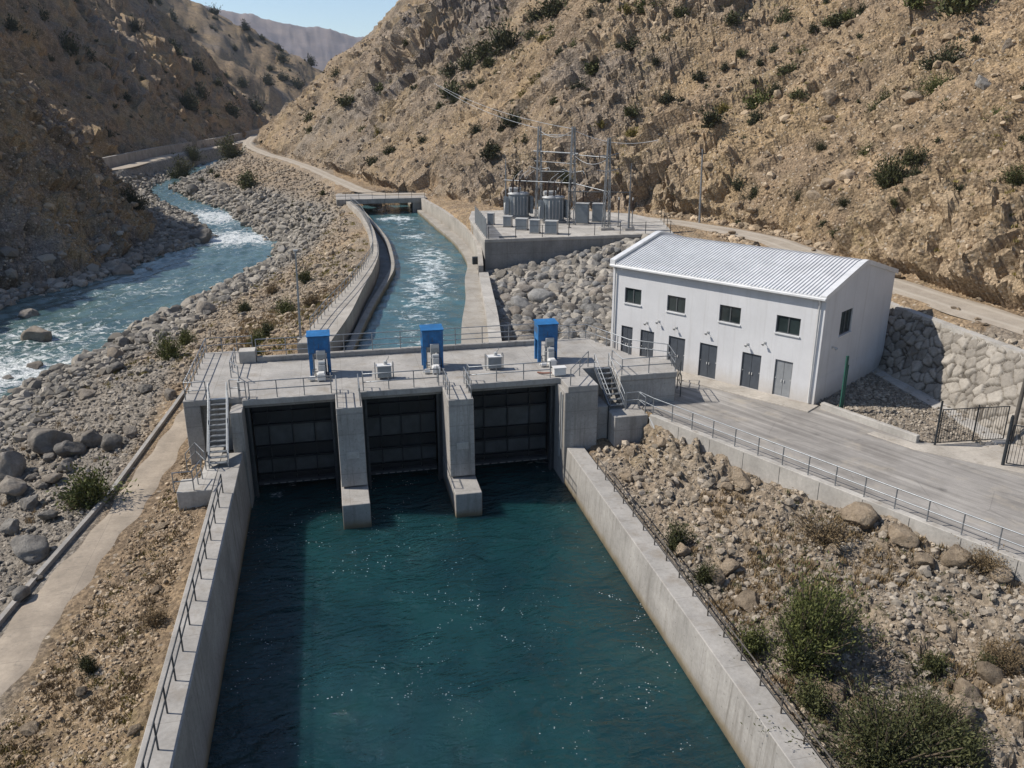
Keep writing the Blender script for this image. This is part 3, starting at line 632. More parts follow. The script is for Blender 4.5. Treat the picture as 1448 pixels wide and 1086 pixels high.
wp = lambda x, y: .05 * math.sin(x * 1.3 + y * .8) + .04 * math.sin(y * 2.1 - x * .7) + .03 * math.sin(x * 2.9 + 1.3 * y)
water('water', [(y, cs(CY, C_CB, y) + .1, cs(CY, C_WR, y) + .4) for y in np.linspace(57.3, 157, 300)], M['water_canal'], lambda x, y: 5.6 + wp(x, y) * .8, 40, cfoam)
def rfoam(x, y, t):
    f = .45 + .50 * math.exp(-((y - 82) / 8) ** 2) + .26 * math.exp(-((y - 97) / 5) ** 2) + .58 * math.exp(-((y - 157) / 8) ** 2) + .48 * math.exp(-((y - 184) / 11) ** 2) + .12 * math.exp(-((y - 118) / 5) ** 2)
    return f * (.55 + .55 * math.sin(math.pi * min(max(t, 0), 1)))
rz = lambda x, y: float(np.interp(y, *ZR)) + .14 * math.sin(x * .9 + y * .5) * math.sin(y * .8 - x * .35) + .09 * math.sin(x * 2.1 - y * 1.4) + .05 * math.sin(y * 3.1 + x)
water('river', [(y, float(np.interp(y, *RIV_L)) - 3.5, float(np.interp(y, *RIV_R)) + 3.5) for y in np.linspace(40, 335, 560)], M['water_river'], rz, 48, rfoam)

# ------------------------------------------------------------------ railings and stairs
_post = {}
def post_mesh(h, r, mat):
    k = (round(h, 3), r, mat.name)
    if k not in _post: _post[k] = MB().tube([(0, 0, 0), (0, 0, h)], r, 6).mesh('post', mat)
    return _post[k]
def railing(label, pts, h=1.1, sp=1.5, mat=None, rails=(1.0, .52), r=.032, pr=.034, group=None, foot=True, name='railing', closed=False):
    mat = mat or M['steel']; P = [Vector(p) for p in pts]; c = P[0].copy(); t = thing(name, label, 'railing', c, 0, group); Q = [p - c for p in P]
    pos = []
    for a, b in zip(Q[:-1], Q[1:]):
        n = max(1, round((b - a).length / sp)); pos += [a.lerp(b, j / n) for j in range(n)]
    pos.append(Q[-1])
    for p in pos[:100]: link('post', post_mesh(h, pr, mat), t, p)
    for k, f in enumerate(rails):
        MB().tube([q + Vector((0, 0, h * f)) for q in Q], r, 6).build('top_rail' if k == 0 else 'mid_rail', mat, t)
    return t
def stair(label, top, bot, wdir, width, n, mat=None, name='staircase', rail_h=1.0, hoops=False):
    mat = mat or M['steel']; T, B = Vector(top), Vector(bot); t = thing(name, label, 'stairs', B); w = Vector(wdir).normalized() * width; D = T - B
    h = Vector((D.x, D.y, 0)).normalized()
    for s in (0, 1):
        o = w * s
        m = MB(); a = o + Vector((0, 0, -.05)); m.obox(a - w.normalized() * .03, w.normalized() * .06, Vector((0, 0, .24)), D); m.build('stringer', mat, t)
        m = MB(); m.tube([o + Vector((0, 0, .1)), o + Vector((0, 0, rail_h))], .028); m.tube([o + D + Vector((0, 0, 0)), o + D + Vector((0, 0, rail_h))], .028); m.tube([o + D * .5, o + D * .5 + Vector((0, 0, rail_h))], .024)
        m.tube([o + Vector((0, 0, rail_h)), o + D + Vector((0, 0, rail_h))], .028); m.tube([o + Vector((0, 0, rail_h * .5)), o + D + Vector((0, 0, rail_h * .5))], .02); m.build('handrail', mat, t)
    for i in range(n):
        p = D * ((i + .5) / n); m = MB(); m.obox(p - h * .12 + Vector((0, 0, .08)), h * .26, w, Vector((0, 0, .05))); m.build('step', mat, t)
    return t

# ------------------------------------------------------------------ the gated dam
D = 6.7
dam = thing('gated_dam', 'grey concrete three bay gate dam with deck standing across the green water', 'dam', (4, 52, 0))
def dpart(mb, name, mat, bevel=0, parent=None):
    o = mb.build(name, mat, parent or dam, bevel)
    o.matrix_parent_inverse = Matrix.Translation(-Vector((4, 52, 0))) if parent is None else Matrix.Identity(4)
    return o
DECK = [(-9.4, 49.3), (-5.95, 49.3), (-5.95, 48.75), (-.44, 48.75), (-.44, 46.1), (1.11, 46.1), (1.11, 48.75), (6.2, 48.75), (6.2, 46.1), (7.75, 46.1), (7.75, 48.75), (13.95, 48.75), (13.95, 46.9), (15.95, 46.9), (15.95, 50.4), (17.9, 50.4), (17.9, 48.3), (21.9, 48.3), (22.5, 51.0), (20.3, 52.6), (18.5, 57.6), (-6.0, 57.6), (-6.0, 59.7), (-9.4, 59.7)]
dpart(MB().prism(DECK, 6.32, D), 'deck_slab', M['concrete_deck'], .03)
dpart(MB().box(-9.4, -5.95, 50.0, 59.6, 0, 6.32), 'abutment', M['concrete'])
dpart(MB().box(-9.4, -8.45, 49.3, 50.0, 0, 6.32), 'buttress', M['concrete'], .03)
dpart(MB().box(-6.6, -5.9, 47.7, 50.0, -3, 6.32), 'buttress', M['concrete'], .02)
for x0 in (-.44, 6.2):
    m = MB(); m.add([(x0, 45.9, 1.7), (x0 + 1.55, 45.9, 1.7), (x0 + 1.55, 54.2, 1.7), (x0, 54.2, 1.7), (x0, 46.1, 6.32), (x0 + 1.55, 46.1, 6.32), (x0 + 1.55, 54.2, 6.32), (x0, 54.2, 6.32)], [(4, 5, 6, 7), (0, 1, 5, 4), (1, 2, 6, 5), (2, 3, 7, 6), (3, 0, 4, 7), (0, 3, 2, 1)]); dpart(m, 'pier', M['concrete'], .03)
    p = dpart(MB().prism([(x0 - .03, 54.2), (x0 - .03, 43.75), (x0 + 1.58, 43.75), (x0 + 1.58, 54.2)], -3.2, lambda i: 1.695 if i in (0, 3) else 1.55), 'pier_nose', M['concrete_wet'], .03)
    m = MB(); m.obox((x0 + .42, 45.92, 3.5), (.75, 0, 0), (0, .2, 0), (0, .02, .43)); dpart(m, 'anchor_plate', M['concrete_light'])
dpart(MB().box(13.75, 15.95, 46.9, 57.5, -3.2, 6.32), 'abutment', M['concrete'], .03)
dpart(MB().box(15.95, 16.85, 47.4, 50.35, 0, 5.0), 'wing_wall', M['concrete'], .03)
dpart(MB().box(16.85, 19.1, 46.1, 50.35, 0, D - 2), 'landing_block', M['concrete'], .03)
dpart(MB().prism([(17.95, 50.36), (17.95, 48.35), (21.85, 48.35), (22.4, 51.0), (20.2, 52.6), (18.4, 57.5), (15.96, 57.5), (15.96, 50.36)], 2, 6.32), 'deck_extension', M['concrete'], .02)
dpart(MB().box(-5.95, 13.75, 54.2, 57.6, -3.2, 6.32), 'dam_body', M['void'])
dpart(MB().box(-5.6, 14.2, 56.5, 56.9, D, D + .34), 'parapet', M['concrete'], .02)
dpart(MB().box(-6.75, -5.65, 56.4, 57.4, D, D + .85), 'parapet_block', M['concrete_light'], .03)
for a, b in ((-5.95, -.44), (1.11, 6.2), (7.75, 13.75)):
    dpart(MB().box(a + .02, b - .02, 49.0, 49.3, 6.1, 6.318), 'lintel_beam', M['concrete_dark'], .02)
    for x in (a, b):
        s = 1 if x == a else -1
        m = MB(); m.box(min(x, x + s * .34), max(x, x + s * .34), 49.32, 49.5, -1, 6.3); m.box(min(x + s * .22, x + s * .34), max(x + s * .22, x + s * .34), 49.08, 49.32, -1, 6.09); dpart(m, 'guide_rail', M['steel_dark'])
dpart(MB().tube([(16.83, 47.3, 5.05), (16.83, 47.3, 1.8)], .05), 'conduit_or_sun_strip', M['iron'])
dpart(MB().tube([(13.7, 47.3, 6.1), (13.68, 47.3, 2.3)], .045), 'conduit_or_sun_strip', M['cabinet'])  # sunlit slit on the bay wall, modelled as a pale tube
dpart(MB().tube([(13.7, 47.75, 6.1), (13.68, 47.75, 1.6)], .045), 'conduit_or_sun_strip', M['cabinet'])  # second sunlit slit, also put in as a pale tube
for i, (a, b) in enumerate(((-5.95, -.44), (1.11, 6.2), (7.75, 13.75))):
    lab = ('dark steel sluice gate in the bay beside the steep metal stair', 'dark steel sluice gate between the two concrete piers', 'dark steel sluice gate in the bay beside the tall right abutment')[i]
    t = thing('sluice_gate', lab, 'sluice gate', ((a + b) / 2, 50.0, 0), 0, 'sluice gates of the dam'); hw = (b - a) / 2 - .36
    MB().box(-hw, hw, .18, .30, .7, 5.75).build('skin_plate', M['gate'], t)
    for z0, z1 in ((3.15, 4.4), (1.25, 2.1)): MB().box(-hw + .02, hw - .02, .10, .178, z0, z1).build('plate_panel', M['gate_rib'], t)
    for z in (5.3, 4.45, 3.0, 2.2, 1.05): MB().box(-hw, hw, -.06, .17, z, z + .1).build('girder', M['gate'], t)
    for f in (-.62, -.02, .55): MB().box(f * hw - .04, f * hw + .04, -.02, .095, .7, 5.75).build('rib', M['gate'], t)
    m = MB(); m.box(-hw, hw, -.22, .16, .62, .74); m.box(-hw, hw, -.3, -.22, .56, .7); m.build('bottom_beam', M['steel_dark'], t)
    m = MB()
    for k in range(9): m.box(-hw + .3 + k * hw * .21, -hw + .3 + k * hw * .21 + hw * .15, -.315, -.30, .585, .635)
    m.build('seal_strip', M['steel'], t)

# hoists
def hoist(x0, y0, label):
    t = thing('gate_hoist', label, 'gate hoist', (x0, y0, D), 0, 'blue gate hoists on the deck'); W = 1.4; dp = 1.15
    m = MB(); m.box(0, W, 0, dp, 1.52, 2.66); h = m.build('hood', M['blue'], t, .025)
    m = MB(); m.add([(-.05, -.06, 2.665), (W + .05, -.06, 2.665), (W + .05, dp + .05, 2.72), (-.05, dp + .05, 2.72), (-.05, -.06, 2.72), (W + .05, -.06, 2.72), (W + .05, dp + .05, 2.80), (-.05, dp + .05, 2.80)], [(0, 3, 2, 1), (4, 5, 6, 7), (0, 1, 5, 4), (1, 2, 6, 5), (2, 3, 7, 6), (3, 0, 4, 7)]); m.build('roof', M['blue'], t)
    m = MB(); m.box(.66, .69, -.012, .0, 1.9, 2.2); m.box(.62, .69, -.012, .0, 1.88, 1.905); m.build('mark', M['door'], h)
    m = MB()
    for a_, b_, c_, d_ in ((.06, W - .06, 1.56, 1.575), (.06, W - .06, 2.6, 2.615), (.06, .075, 1.575, 2.6), (W - .075, W - .06, 1.575, 2.6), (.40, .415, 1.575, 2.6)): m.box(a_, b_, -.008, .0, c_, d_)
    m.build('panel_seam', M['door'], h)
    m = MB()
    for k in range(5): m.box(-.012, .0, .15, dp - .15, 2.05 + k * .09, 2.09 + k * .09)
    m.build('vent', M['door'], h)
    for x in (0.02, W - .24):
        for y in (.03, dp - .22): MB().box(x, x + .22, y, y + .19, 0, 1.52).build('leg', M['blue'], t)
    m = MB(); m.box(.5, 1.08, -.22, .0, 1.18, 1.78); c = m.build('control_box', M['cabinet'], t, .02)
    m = MB(); m.box(.53, 1.05, -.235, -.22, 1.22, 1.5); m.build('box_cover', M['steel'], c)
    m = MB(); m.box(.55, .92, .15, .75, 0, .72); m.cyl((.73, .42, .72), .15, .46, 14); m.build('gearbox', M['cabinet'], t)
    for sx in (.3, 1.05): MB().cyl((sx, .4, 0), .05, 1.5, 8).build('lifting_screw', M['steel'], t)
    m = MB(); m.box(.48, 1.0, -1.25, -.72, .08, .5); m.box(.55, .95, -1.2, -.75, .5, .56); m.box(.5, .58, -1.2, -.78, 0, .08); m.box(.9, .98, -1.2, -.78, 0, .08); m.build('terminal_box', M['cabinet_white'], t, .02)
    m = MB(); m.tube([(.35, -.95, .18), (.0, -.95, .18)], .16, 12); m.tube([(.0, -.95, .18), (-.12, -.95, .18)], .07, 10); m.build('motor', M['cabinet_white'], t)
    m = MB(); m.box(.6, 1.02, -.55, -.12, .0, .9); m.tube([(.6, -.33, 1.0), (1.02, -.33, 1.0)], .16, 12); m.build('drive_unit', M['cabinet'], t, .02)
    m = MB(); m.tube([(.2, -.6, .0), (.2, -.2, .55), (.45, -.2, .55)], .03); m.build('cable', M['iron'], t); MB().tube([(1.2, -.5, .0), (1.2, -.1, .8)], .03).build('cable', M['iron'], t)
hoist(-1.98, 52.5, 'blue gate hoist nearest the tall grey lamp pole')
hoist(5.42, 52.4, 'blue gate hoist standing in front of the canal water')
hoist(13.3, 52.2, 'blue gate hoist standing in front of the riprap boulders')
def cabinet(x, y, label, name='control_cabinet'):
    t = thing(name, label, 'cabinet', (x, y, D), 0, 'grey control cabinets on the deck')
    MB().box(-.45, .45, -.25, .25, .12, .88).build('body', M['cabinet'], t, .02)
    MB().box(-.41, .41, -.268, -.25, .16, .84).build('door', M['transformer'], t)
    m = MB(); m.box(-.5, .5, -.3, .3, .88, .94); m.build('lid', M['cabinet_white'], t)
    for s in (-.58, .58): MB().tube([(s, -.2, 0), (s, -.2, 1.05), (s, .2, 1.05), (s, .2, 0)], .03).build('hoop_guard', M['steel'], t)
    m = MB(); m.cyl((.1, .05, .94), .13, .22, 12); m.tube([(.1, .05, 1.1), (.3, .05, 1.35), (.34, .05, 1.5)], .03); m.build('valve', M['cabinet'], t)
cabinet(2.75, 51.1, 'grey control cabinet between the first and second blue hoists'); cabinet(10.1, 51.5, 'grey control cabinet between the second and third blue hoists')
t = thing('junction_box', 'pale junction box at the deck edge above the rightmost bay', 'box', (14.0, 49.2, D)); MB().box(-.4, .4, -.2, .3, .06, .55).build('body', M['cabinet_white'], t, .02); MB().box(-.44, .44, -.24, .34, .55, .6).build('lid', M['cabinet_white'], t); MB().tube([(-.5, .1, .2), (-1.0, .4, .12), (-1.3, .7, .1)], .06).build('hose', M['red'], t)

# rails on the dam
railing('long galvanised railing along the upstream edge of the deck', [(-5.6, 56.7, D + .33), (14.2, 56.7, D + .33)], sp=1.9, h=1.25, rails=(1.0, .62, .3))
railing('galvanised railing round the far left corner of the deck', [(-6.1, 59.5, D), (-9.25, 59.5, D), (-9.25, 49.5, D), (-8.05, 49.5, D)], sp=1.25)
railing('short galvanised railing between the steep stair and the first bay', [(-6.65, 49.5, D), (-6.1, 49.5, D), (-6.1, 48.95, D), (-5.7, 48.95, D)], sp=1.0)
railing('galvanised railing above the first gate bay, left of the piers', [(-5.5, 48.9, D), (-.65, 48.9, D), (-.65, 49.6, D)], sp=1.75)
railing('galvanised railing above the middle gate bay', [(1.3, 49.6, D), (1.3, 48.9, D), (6.0, 48.9, D), (6.0, 49.6, D)], sp=1.75)
railing('galvanised railing above the right gate bay', [(7.95, 49.6, D), (7.95, 48.9, D), (13.3, 48.9, D)], sp=1.75)
for x, l in ((-.33, 'small guard rail on top of the left pier'), (6.31, 'small guard rail on top of the right pier')):
    railing(l, [(x, 49.0, D), (x, 46.25, D)], sp=.8); 
    railing(l.replace('small guard rail', 'small inner guard rail'), [(x + 1.33, 49.0, D), (x + 1.33, 46.25, D)], sp=.8)
railing('galvanised railing across the deck beside the left hoist', [(-7.0, 56.6, D), (-7.0, 53.4, D), (-6.4, 52.2, D)], sp=1.1)
railing('galvanised railing at the front edge of the right abutment', [(14.15, 47.1, D), (16.4, 50.6, D)], sp=2.0)
railing('galvanised railing along the front of the deck extension', [(18.05, 50.5, D), (18.05, 48.45, D), (21.8, 48.45, D), (22.3, 50.9, D)], sp=1.5)
railing('galvanised railing along the back of the deck extension', [(14.4, 57.45, D), (18.35, 57.45, D), (20.1, 52.75, D), (22.3, 51.05, D)], sp=1.35)
stair('steep galvanised stair from the deck down to the left channel wall', (-7.85, 49.45, D), (-7.75, 45.6, 3.85), (1, 0, 0), 1.05, 13)
stair('short galvanised stair from the deck down to the yard landing', (16.75, 50.3, D), (16.98, 47.5, 4.72), (1, .0, 0), 1.0, 8)
railing('galvanised railing round the small landing block under the short stair', [(18.05, 47.4, 4.72), (18.9, 47.4, 4.72), (18.95, 46.3, 4.72)], sp=.9)
railing('tall dark guard rail at the corner of the yard by the deck extension', [(22.55, 49.0, 4.65), (23.0, 50.6, 4.65), (23.9, 52.2, 4.65)], mat=M['iron'], h=1.5, sp=1.6)

# ------------------------------------------------------------------ channel walls
def wall(name, label, mb, mat, bevel=0, cat='wall', group=None): return tag(mb.build(name, mat, None, bevel), label, cat, group)
def ywall(ys, xa, xb, zt, z0):
    m = MB(); f = lambda q, y: q(y) if callable(q) else q
    P = [[(f(xa, y), y, f(z0, y)), (f(xa, y), y, f(zt, y)), (f(xb, y), y, f(zt, y)), (f(xb, y), y, f(z0, y))] for y in ys]
    for k in range(4): m.strip([p[k] for p in P], [p[(k + 1) % 4] for p in P])
    m.add(P[0], [(0, 1, 2, 3)]); m.add(P[-1], [(3, 2, 1, 0)]); return m
m = MB(); ZT = 3.8
m.add([(-5.86, -40, -3.2), (-6.08, -40, ZT), (-7.25, -40, ZT), (-7.6, -40, -3.2), (-5.86, 47.68, -3.2), (-6.08, 47.68, ZT), (-7.25, 47.68, ZT), (-7.6, 47.68, -3.2)], [(0, 1, 2, 3), (7, 6, 5, 4), (0, 4, 5, 1), (1, 5, 6, 2), (2, 6, 7, 3), (3, 7, 4, 0)])
lw = thing('channel_wall', 'long concrete channel wall below the steep stair, in shade on its water side', 'wall'); m.build('wall', M['concrete_wet'], lw, .03); MB().box(-9.1, -7.27, 42.7, 44.4, 2.0, 3.83).build('landing', M['concrete_light'], lw, .03); MB().box(-8.1, -7.27, 44.42, 49.2, 2.0, 3.8).build('landing', M['concrete_light'], lw, .02)
railing('thin dark railing along the top of the left channel wall', [(-6.65, 42.2, ZT), (-6.65, -6, ZT)], mat=M['steel_dark'], sp=1.75)
railing('bent galvanised railing at the foot of the steep stair', [(-7.9, 45.4, 3.85), (-8.6, 46.9, 3.85), (-9.2, 46.9, 3.2)], sp=.8)
railing('short galvanised railing on the landing at the foot of the steep stair', [(-9.2, 42.8, 3.85), (-8.2, 42.8, 3.85), (-7.95, 44.2, 3.85)], sp=.7)
m = MB(); ZQ = 2.55
m.add([(13.68, -40, -3.2), (13.95, -40, ZQ), (15.05, -40, ZQ), (15.4, -40, -3.2), (13.68, 46.88, -3.2), (13.95, 46.88, ZQ), (15.05, 46.88, ZQ), (15.4, 46.88, -3.2)], [(0, 1, 2, 3), (7, 6, 5, 4), (0, 4, 5, 1), (1, 5, 6, 2), (2, 6, 7, 3), (3, 7, 4, 0)])
wall('channel_wall', 'sunlit pale concrete channel wall along the foot of the rocky mound', m, M['concrete_wet'], .03)
railing('low rusty dark railing along the right channel wall', [(14.85, 43.3, ZQ), (14.85, -6, ZQ)], mat=M['wood'], h=.75, sp=1.55, rails=(1.0, .45), r=.032)
YS = np.linspace(57.62, 156, 90)
ct = thing('canal_wall', 'curving concrete outer wall on the river side of the canal', 'wall'); ywall(YS, lambda y: cs(CY, C_OO, y), lambda y: cs(CY, C_OI, y), lambda y: 7.5 + .004 * (y - 57), 4.3).build('wall', M['concrete_canal'], ct)
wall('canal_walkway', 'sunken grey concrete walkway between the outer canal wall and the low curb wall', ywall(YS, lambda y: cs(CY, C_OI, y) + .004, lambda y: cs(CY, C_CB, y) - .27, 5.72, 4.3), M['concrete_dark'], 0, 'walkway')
wall('curb_wall', 'low curving concrete curb wall along the left water edge of the canal', ywall(YS, lambda y: cs(CY, C_CB, y) - .26, lambda y: cs(CY, C_CB, y) + .26, 6.22, 4.3), M['concrete_canal'])
wall('canal_bench', 'flat pale concrete bench along the right water edge of the canal', ywall(YS, lambda y: cs(CY, C_WR, y), lambda y: cs(CY, C_BO, y), 6.15, 4.3), M['concrete_canal'], 0, 'bench wall')
wall('canal_wall', 'low pale concrete wall between the canal bench and the riprap boulders', ywall(np.linspace(57.62, 84, 24), lambda y: cs(CY, C_BO, y) + .004, lambda y: cs(CY, C_BO, y) + 1.0, 6.75, 4.3), M['concrete_light'])
m = ywall(np.linspace(86, 143.4, 50), lambda y: cs(CY, C_BO, y) + .006, lambda y: cs(CY, C_BO, y) + .55, lambda y: 8.1 if y > 92 else 8.1 - (92 - y) * .17, 4.3)
rwt = thing('canal_wall', 'tall sunlit concrete canal wall under the foot of the hillside', 'wall'); m.build('wall', M['concrete_canal'], rwt); MB().box(15.1, 15.75, 88.75, 89.3, 6.7, 7.5).build('drain_outlet', M['iron'], rwt)
rp = [(float(cs(CY, C_OO, y)) + .35, y, 7.5 + .004 * (y - 57)) for y in np.linspace(60.5, 140, 32)]
railing('long galvanised railing along the curving outer canal wall', rp, sp=1.25, mat=M['steel'])
br = thing('foot_bridge', 'flat concrete bridge across the far end of the canal', 'bridge', (8.5, 147, 0))
def brp(mb, n, mat): o = mb.build(n, mat, br); o.matrix_parent_inverse = Matrix.Translation((-8.5, -147, 0)); return o
brp(MB().box(1.3, 16.6, 143.5, 152.5, 7.35, 8.12), 'deck', M['concrete']); brp(MB().box(14.1, 15.9, 143.6, 146.5, 4.3, 7.35), 'pier', M['concrete_dark']); brp(MB().box(1.3, 2.6, 143.6, 150, 4.3, 7.35), 'abutment', M['concrete'])
railing('dark railing on the near edge of the canal bridge', [(.6, 143.7, 8.12), (16.2, 143.7, 8.12)], sp=2.2, mat=M['steel_dark'], r=.035, pr=.035)

# ------------------------------------------------------------------ retaining wall of the yard
ra, rb = Vector((*RW[0], 0)), Vector((*RW[1], 0)); rd = (rb - ra).normalized(); rn = Vector((-rd.y, rd.x, 0))
rt = thing('retaining_wall', 'pale concrete retaining wall holding up the asphalt yard', 'wall'); m = MB(); m.obox(ra + Vector((0, 0, 1)), rb - ra, rn * .42, Vector((0, 0, 3.78))); m.build('wall', M['concrete_light'], rt, .025)
m = MB()
for k in range(1, 14): m.obox(ra + rd * (k * 2.45) + Vector((0, 0, 1.2)) - rn * .004, rd * .03, rn * .004, Vector((0, 0, 3.5)))
m.build('joint', M['steel_dark'], rt)
m = MB(); m.tube([(19.12, 45.95, 4.6), (19.75, 44.2, 2.6)], .06); m.build('conduit_or_sun_strip', M['cabinet'], rt)
railing('long galvanised railing on the retaining wall along the asphalt yard', [(18.95, 47.3, 4.74), (*(ra + rd * .1 + rn * .2)[:2], 4.78), (*(rb + rn * .2)[:2], 4.78)], sp=1.6)

# ------------------------------------------------------------------ power house
B = thing('power_house', 'long white rendered power house with a ribbed white gable roof', 'building', BM[:3])
def bx(mb, name, mat, parent=None, bevel=0):
    o = mb.build(name, mat, parent or B, bevel); o.matrix_parent_inverse = Matrix.Translation(-BM) if parent is None else Matrix.Identity(4); return o
LEN, WID, EH, RH = 16.86, 11.7, 7.32, 8.72
def wall_open(o, U, N, L, H, openings, th=.25, tops=None):
    """wall face in the plane o + u U + z Z with rectangular openings and reveals; H may vary with u through tops"""
    m = MB(); us = sorted({0, L, *[q for a, b, c, d in openings for q in (a, b)], *(tops or {})}); zs = sorted({-.3, H, *[q for a, b, c, d in openings for q in (c, d)]})
    Z = Vector((0, 0, 1)); pt = lambda u, z, k=0: o + U * u + Z * z + N * k
    for a, b in zip(us[:-1], us[1:]):
        for c, d in zip(zs[:-1], zs[1:]):
            cu, cz = (a + b) / 2, (c + d) / 2
            if any(q[0] < cu < q[1] and q[2] < cz < q[3] for q in openings): continue
            m.add([pt(a, c), pt(b, c), pt(b, d), pt(a, d)], [(0, 1, 2, 3)])
    if tops:
        ks = sorted(tops)
        for a, b in zip(us[:-1], us[1:]):
            ta, tb = np.interp(a, ks, [tops[k] for k in ks]), np.interp(b, ks, [tops[k] for k in ks])
            m.add([pt(a, H), pt(b, H), pt(b, tb), pt(a, ta)], [(0, 1, 2, 3)])
    for a, b, c, d in openings:
        q = [pt(a, c), pt(b, c), pt(b, d), pt(a, d)]; r = [p - N * th for p in q]
        m.add(q + r, [(0, 1, 5, 4), (1, 2, 6, 5), (2, 3, 7, 6), (3, 0, 4, 7)])
    return m
WIN = [(14.16, 15.68), (10.29, 11.84), (5.85, 7.50), (1.53, 3.22)]; DOOR = [(14.79, 15.86), (12.81, 14.05), (10.08, 11.50), (7.41, 8.84), (4.01, 5.45), (1.72, 2.98)]
op = [(a, b, 4.43, 5.62) for a, b in WIN] + [(a, b, .06, 2.58) for a, b in DOOR]
Zv = Vector((0, 0, 1))
bx(wall_open(BM, BU, BN, LEN, EH, op), 'front_wall', M['white'])
gtops = {0: EH, WID * .45: RH - .08, WID * .5: RH, WID * .55: RH - .08, WID: EH}
gop = [(2.72, 4.6, 4.2, 5.85)]
bx(wall_open(BM, BV, -BU, WID, EH, gop, .25, gtops), 'gable_wall', M['white'])
bx(wall_open(BM + BU * LEN, BV, BU, WID, EH, [], .25, gtops), 'gable_wall', M['white'])
bx(wall_open(BM + BV * WID, BU, BV, LEN, EH, []), 'rear_wall', M['white'])
def window(o, U, N, a, b, c, d):
    m = MB(); w_ = .06; p = lambda u, z, k: o + U * u + Zv * z + N * k
    fr = MB()
    for (u0, u1, z0, z1) in ((a, a + w_, c, d), (b - w_, b, c, d), (a + w_, b - w_, c, c + w_), (a + w_, b - w_, d - w_, d), ((a + b) / 2 - .035, (a + b) / 2 + .035, c + w_, d - w_)): fr.obox(p(u0, z0, -.14), U * (u1 - u0), N * .06, Zv * (z1 - z0))
    f = bx(fr, 'window', M['frame'])
    g = MB(); g.obox(p(a + .01, c + .01, -.22), U * (b - a - .02), N * .09, Zv * (d - c - .02)); bx(g, 'pane', M['glass'], f)
    s = MB(); s.obox(p(a - .06, c - .08, -.1), U * (b - a + .12), N * .19, Zv * .075); bx(s, 'sill', M['roof'], f)
for a, b in WIN: window(BM, BU, BN, a, b, 4.43, 5.62)
window(BM, BV, -BU, 2.72, 4.6, 4.2, 5.85)
for i, (a, b) in enumerate(DOOR):
    p = lambda u, z, k: BM + BU * u + Zv * z + BN * k
    m = MB(); mid = (a + b) / 2; mt = M['door_light'] if i == 5 else M['door']
    for u0, u1 in ((a + .05, mid - .012), (mid + .012, b - .05)): m.obox(p(u0, .08, -.16), BU * (u1 - u0), BN * .06, Zv * 2.44)
    d = bx(m, 'door', mt)
    if i == 5: d['label'] = 'paler grey double door'
    f = MB()
    for u0, u1, z0, z1 in ((a, a + .05, .06, 2.58), (b - .05, b, .06, 2.58), (a + .05, b - .05, 2.525, 2.58)): f.obox(p(u0, z0, -.2), BU * (u1 - u0), BN * .14, Zv * (z1 - z0))
    bx(f, 'door_frame', M['frame'], d)
    h = MB()
    for u in (mid - .09, mid + .09): h.obox(p(u - .02, 1.05, -.10), BU * .04, BN * .06, Zv * .16)
    for u in (a + .09, b - .09): h.obox(p(u - .03, 1.25, -.1), BU * .05, BN * .04, Zv * .05)
    bx(h, 'handle', M['cabinet_white'], d)
def lamp(o, U, N, u, z):
    p = lambda uu, zz, k: o + U * uu + Zv * zz + N * k
    m = MB(); m.obox(p(u - .07, z - .05, 0), U * .14, N * .05, Zv * .14); m.tube([p(u, z, .05), p(u, z + .03, .18), p(u, z - .02, .26)], .02); l = bx(m, 'wall_lamp', M['cabinet'])
    m = MB(); m.tube([p(u, z + .0, .2), p(u, z - .08, .33)], [.07, .10], 10); bx(m, 'lamp_shade', M['cabinet'], l)
for u, z in ((13.5, 3.2), (12.44, 3.5), (10.9, 3.3), (8.25, 3.45), (5.1, 3.2), (3.86, 3.55)): lamp(BM, BU, BN, u, z)
lamp(BM, BV, -BU, 1.85, 3.6)
# roof: ribbed sheet over both slopes, rounded at the ridge, raised verge at the far gable
prof = [(-.32, EH - .02), (WID * .445, RH - .02), (WID * .475, RH + .06), (WID * .5, RH + .085), (WID * .525, RH + .06), (WID * .555, RH - .02), (WID + .32, EH - .02)]
per = .26; n = int((LEN - .5) / per); m = MB()
us = []
for k in range(n):
    for f, h in ((0, 0), (.62, 0), (.70, .07), (.92, .07)): us.append((.28 + (k + f) * per, h))
us.append((.28 + n * per, 0))
Lr = [[bp(u, v, z + h + .05) for v, z in prof] for u, h in us]
for a, b in zip(Lr[:-1], Lr[1:]): m.strip(a, b)
for side in (0, -1): m.strip([r_[side] for r_ in Lr], [r_[side] - Vector((0, 0, .16)) for r_ in Lr])
bx(m, 'roof', M['roof'])
def verge(u0, u1, up, name):
    m = MB(); a = [bp(u0, v, z + up) for v, z in prof]; b = [bp(u1, v, z + up) for v, z in prof]; dn = Vector((0, 0, -(up + .18)))
    m.strip(a, b); m.strip(a, [q + dn for q in a]); m.strip(b, [q + dn for q in b]); m.strip([q + dn for q in a], [q + dn for q in b])
    for k in (0, -1): m.add([a[k], b[k], b[k] + dn, a[k] + dn], [(0, 1, 2, 3)])
    bx(m, name, M['roof'])
verge(-.1, .27, .13, 'verge'); verge(LEN - .35, LEN + .12, .36, 'verge')
m = MB(); m.obox(bp(-.1, -.42, EH - .2), BU * (LEN + .2), BV * .2, Zv * .17); bx(m, 'gutter', M['roof'], None, .03)
for u in (.35, LEN - .3):
    m = MB(); m.tube([bp(u, -.32, EH - .2), bp(u, -.12, EH - .5), bp(u, -.10, .1)], .06, 8); bx(m, 'downpipe', M['cabinet_white'])
m = MB(); m.obox(bp(-.012, .5, -.1), BV * (WID - .6), BU * .01, Zv * 1.9); bx(m, 'plinth', M['white'])

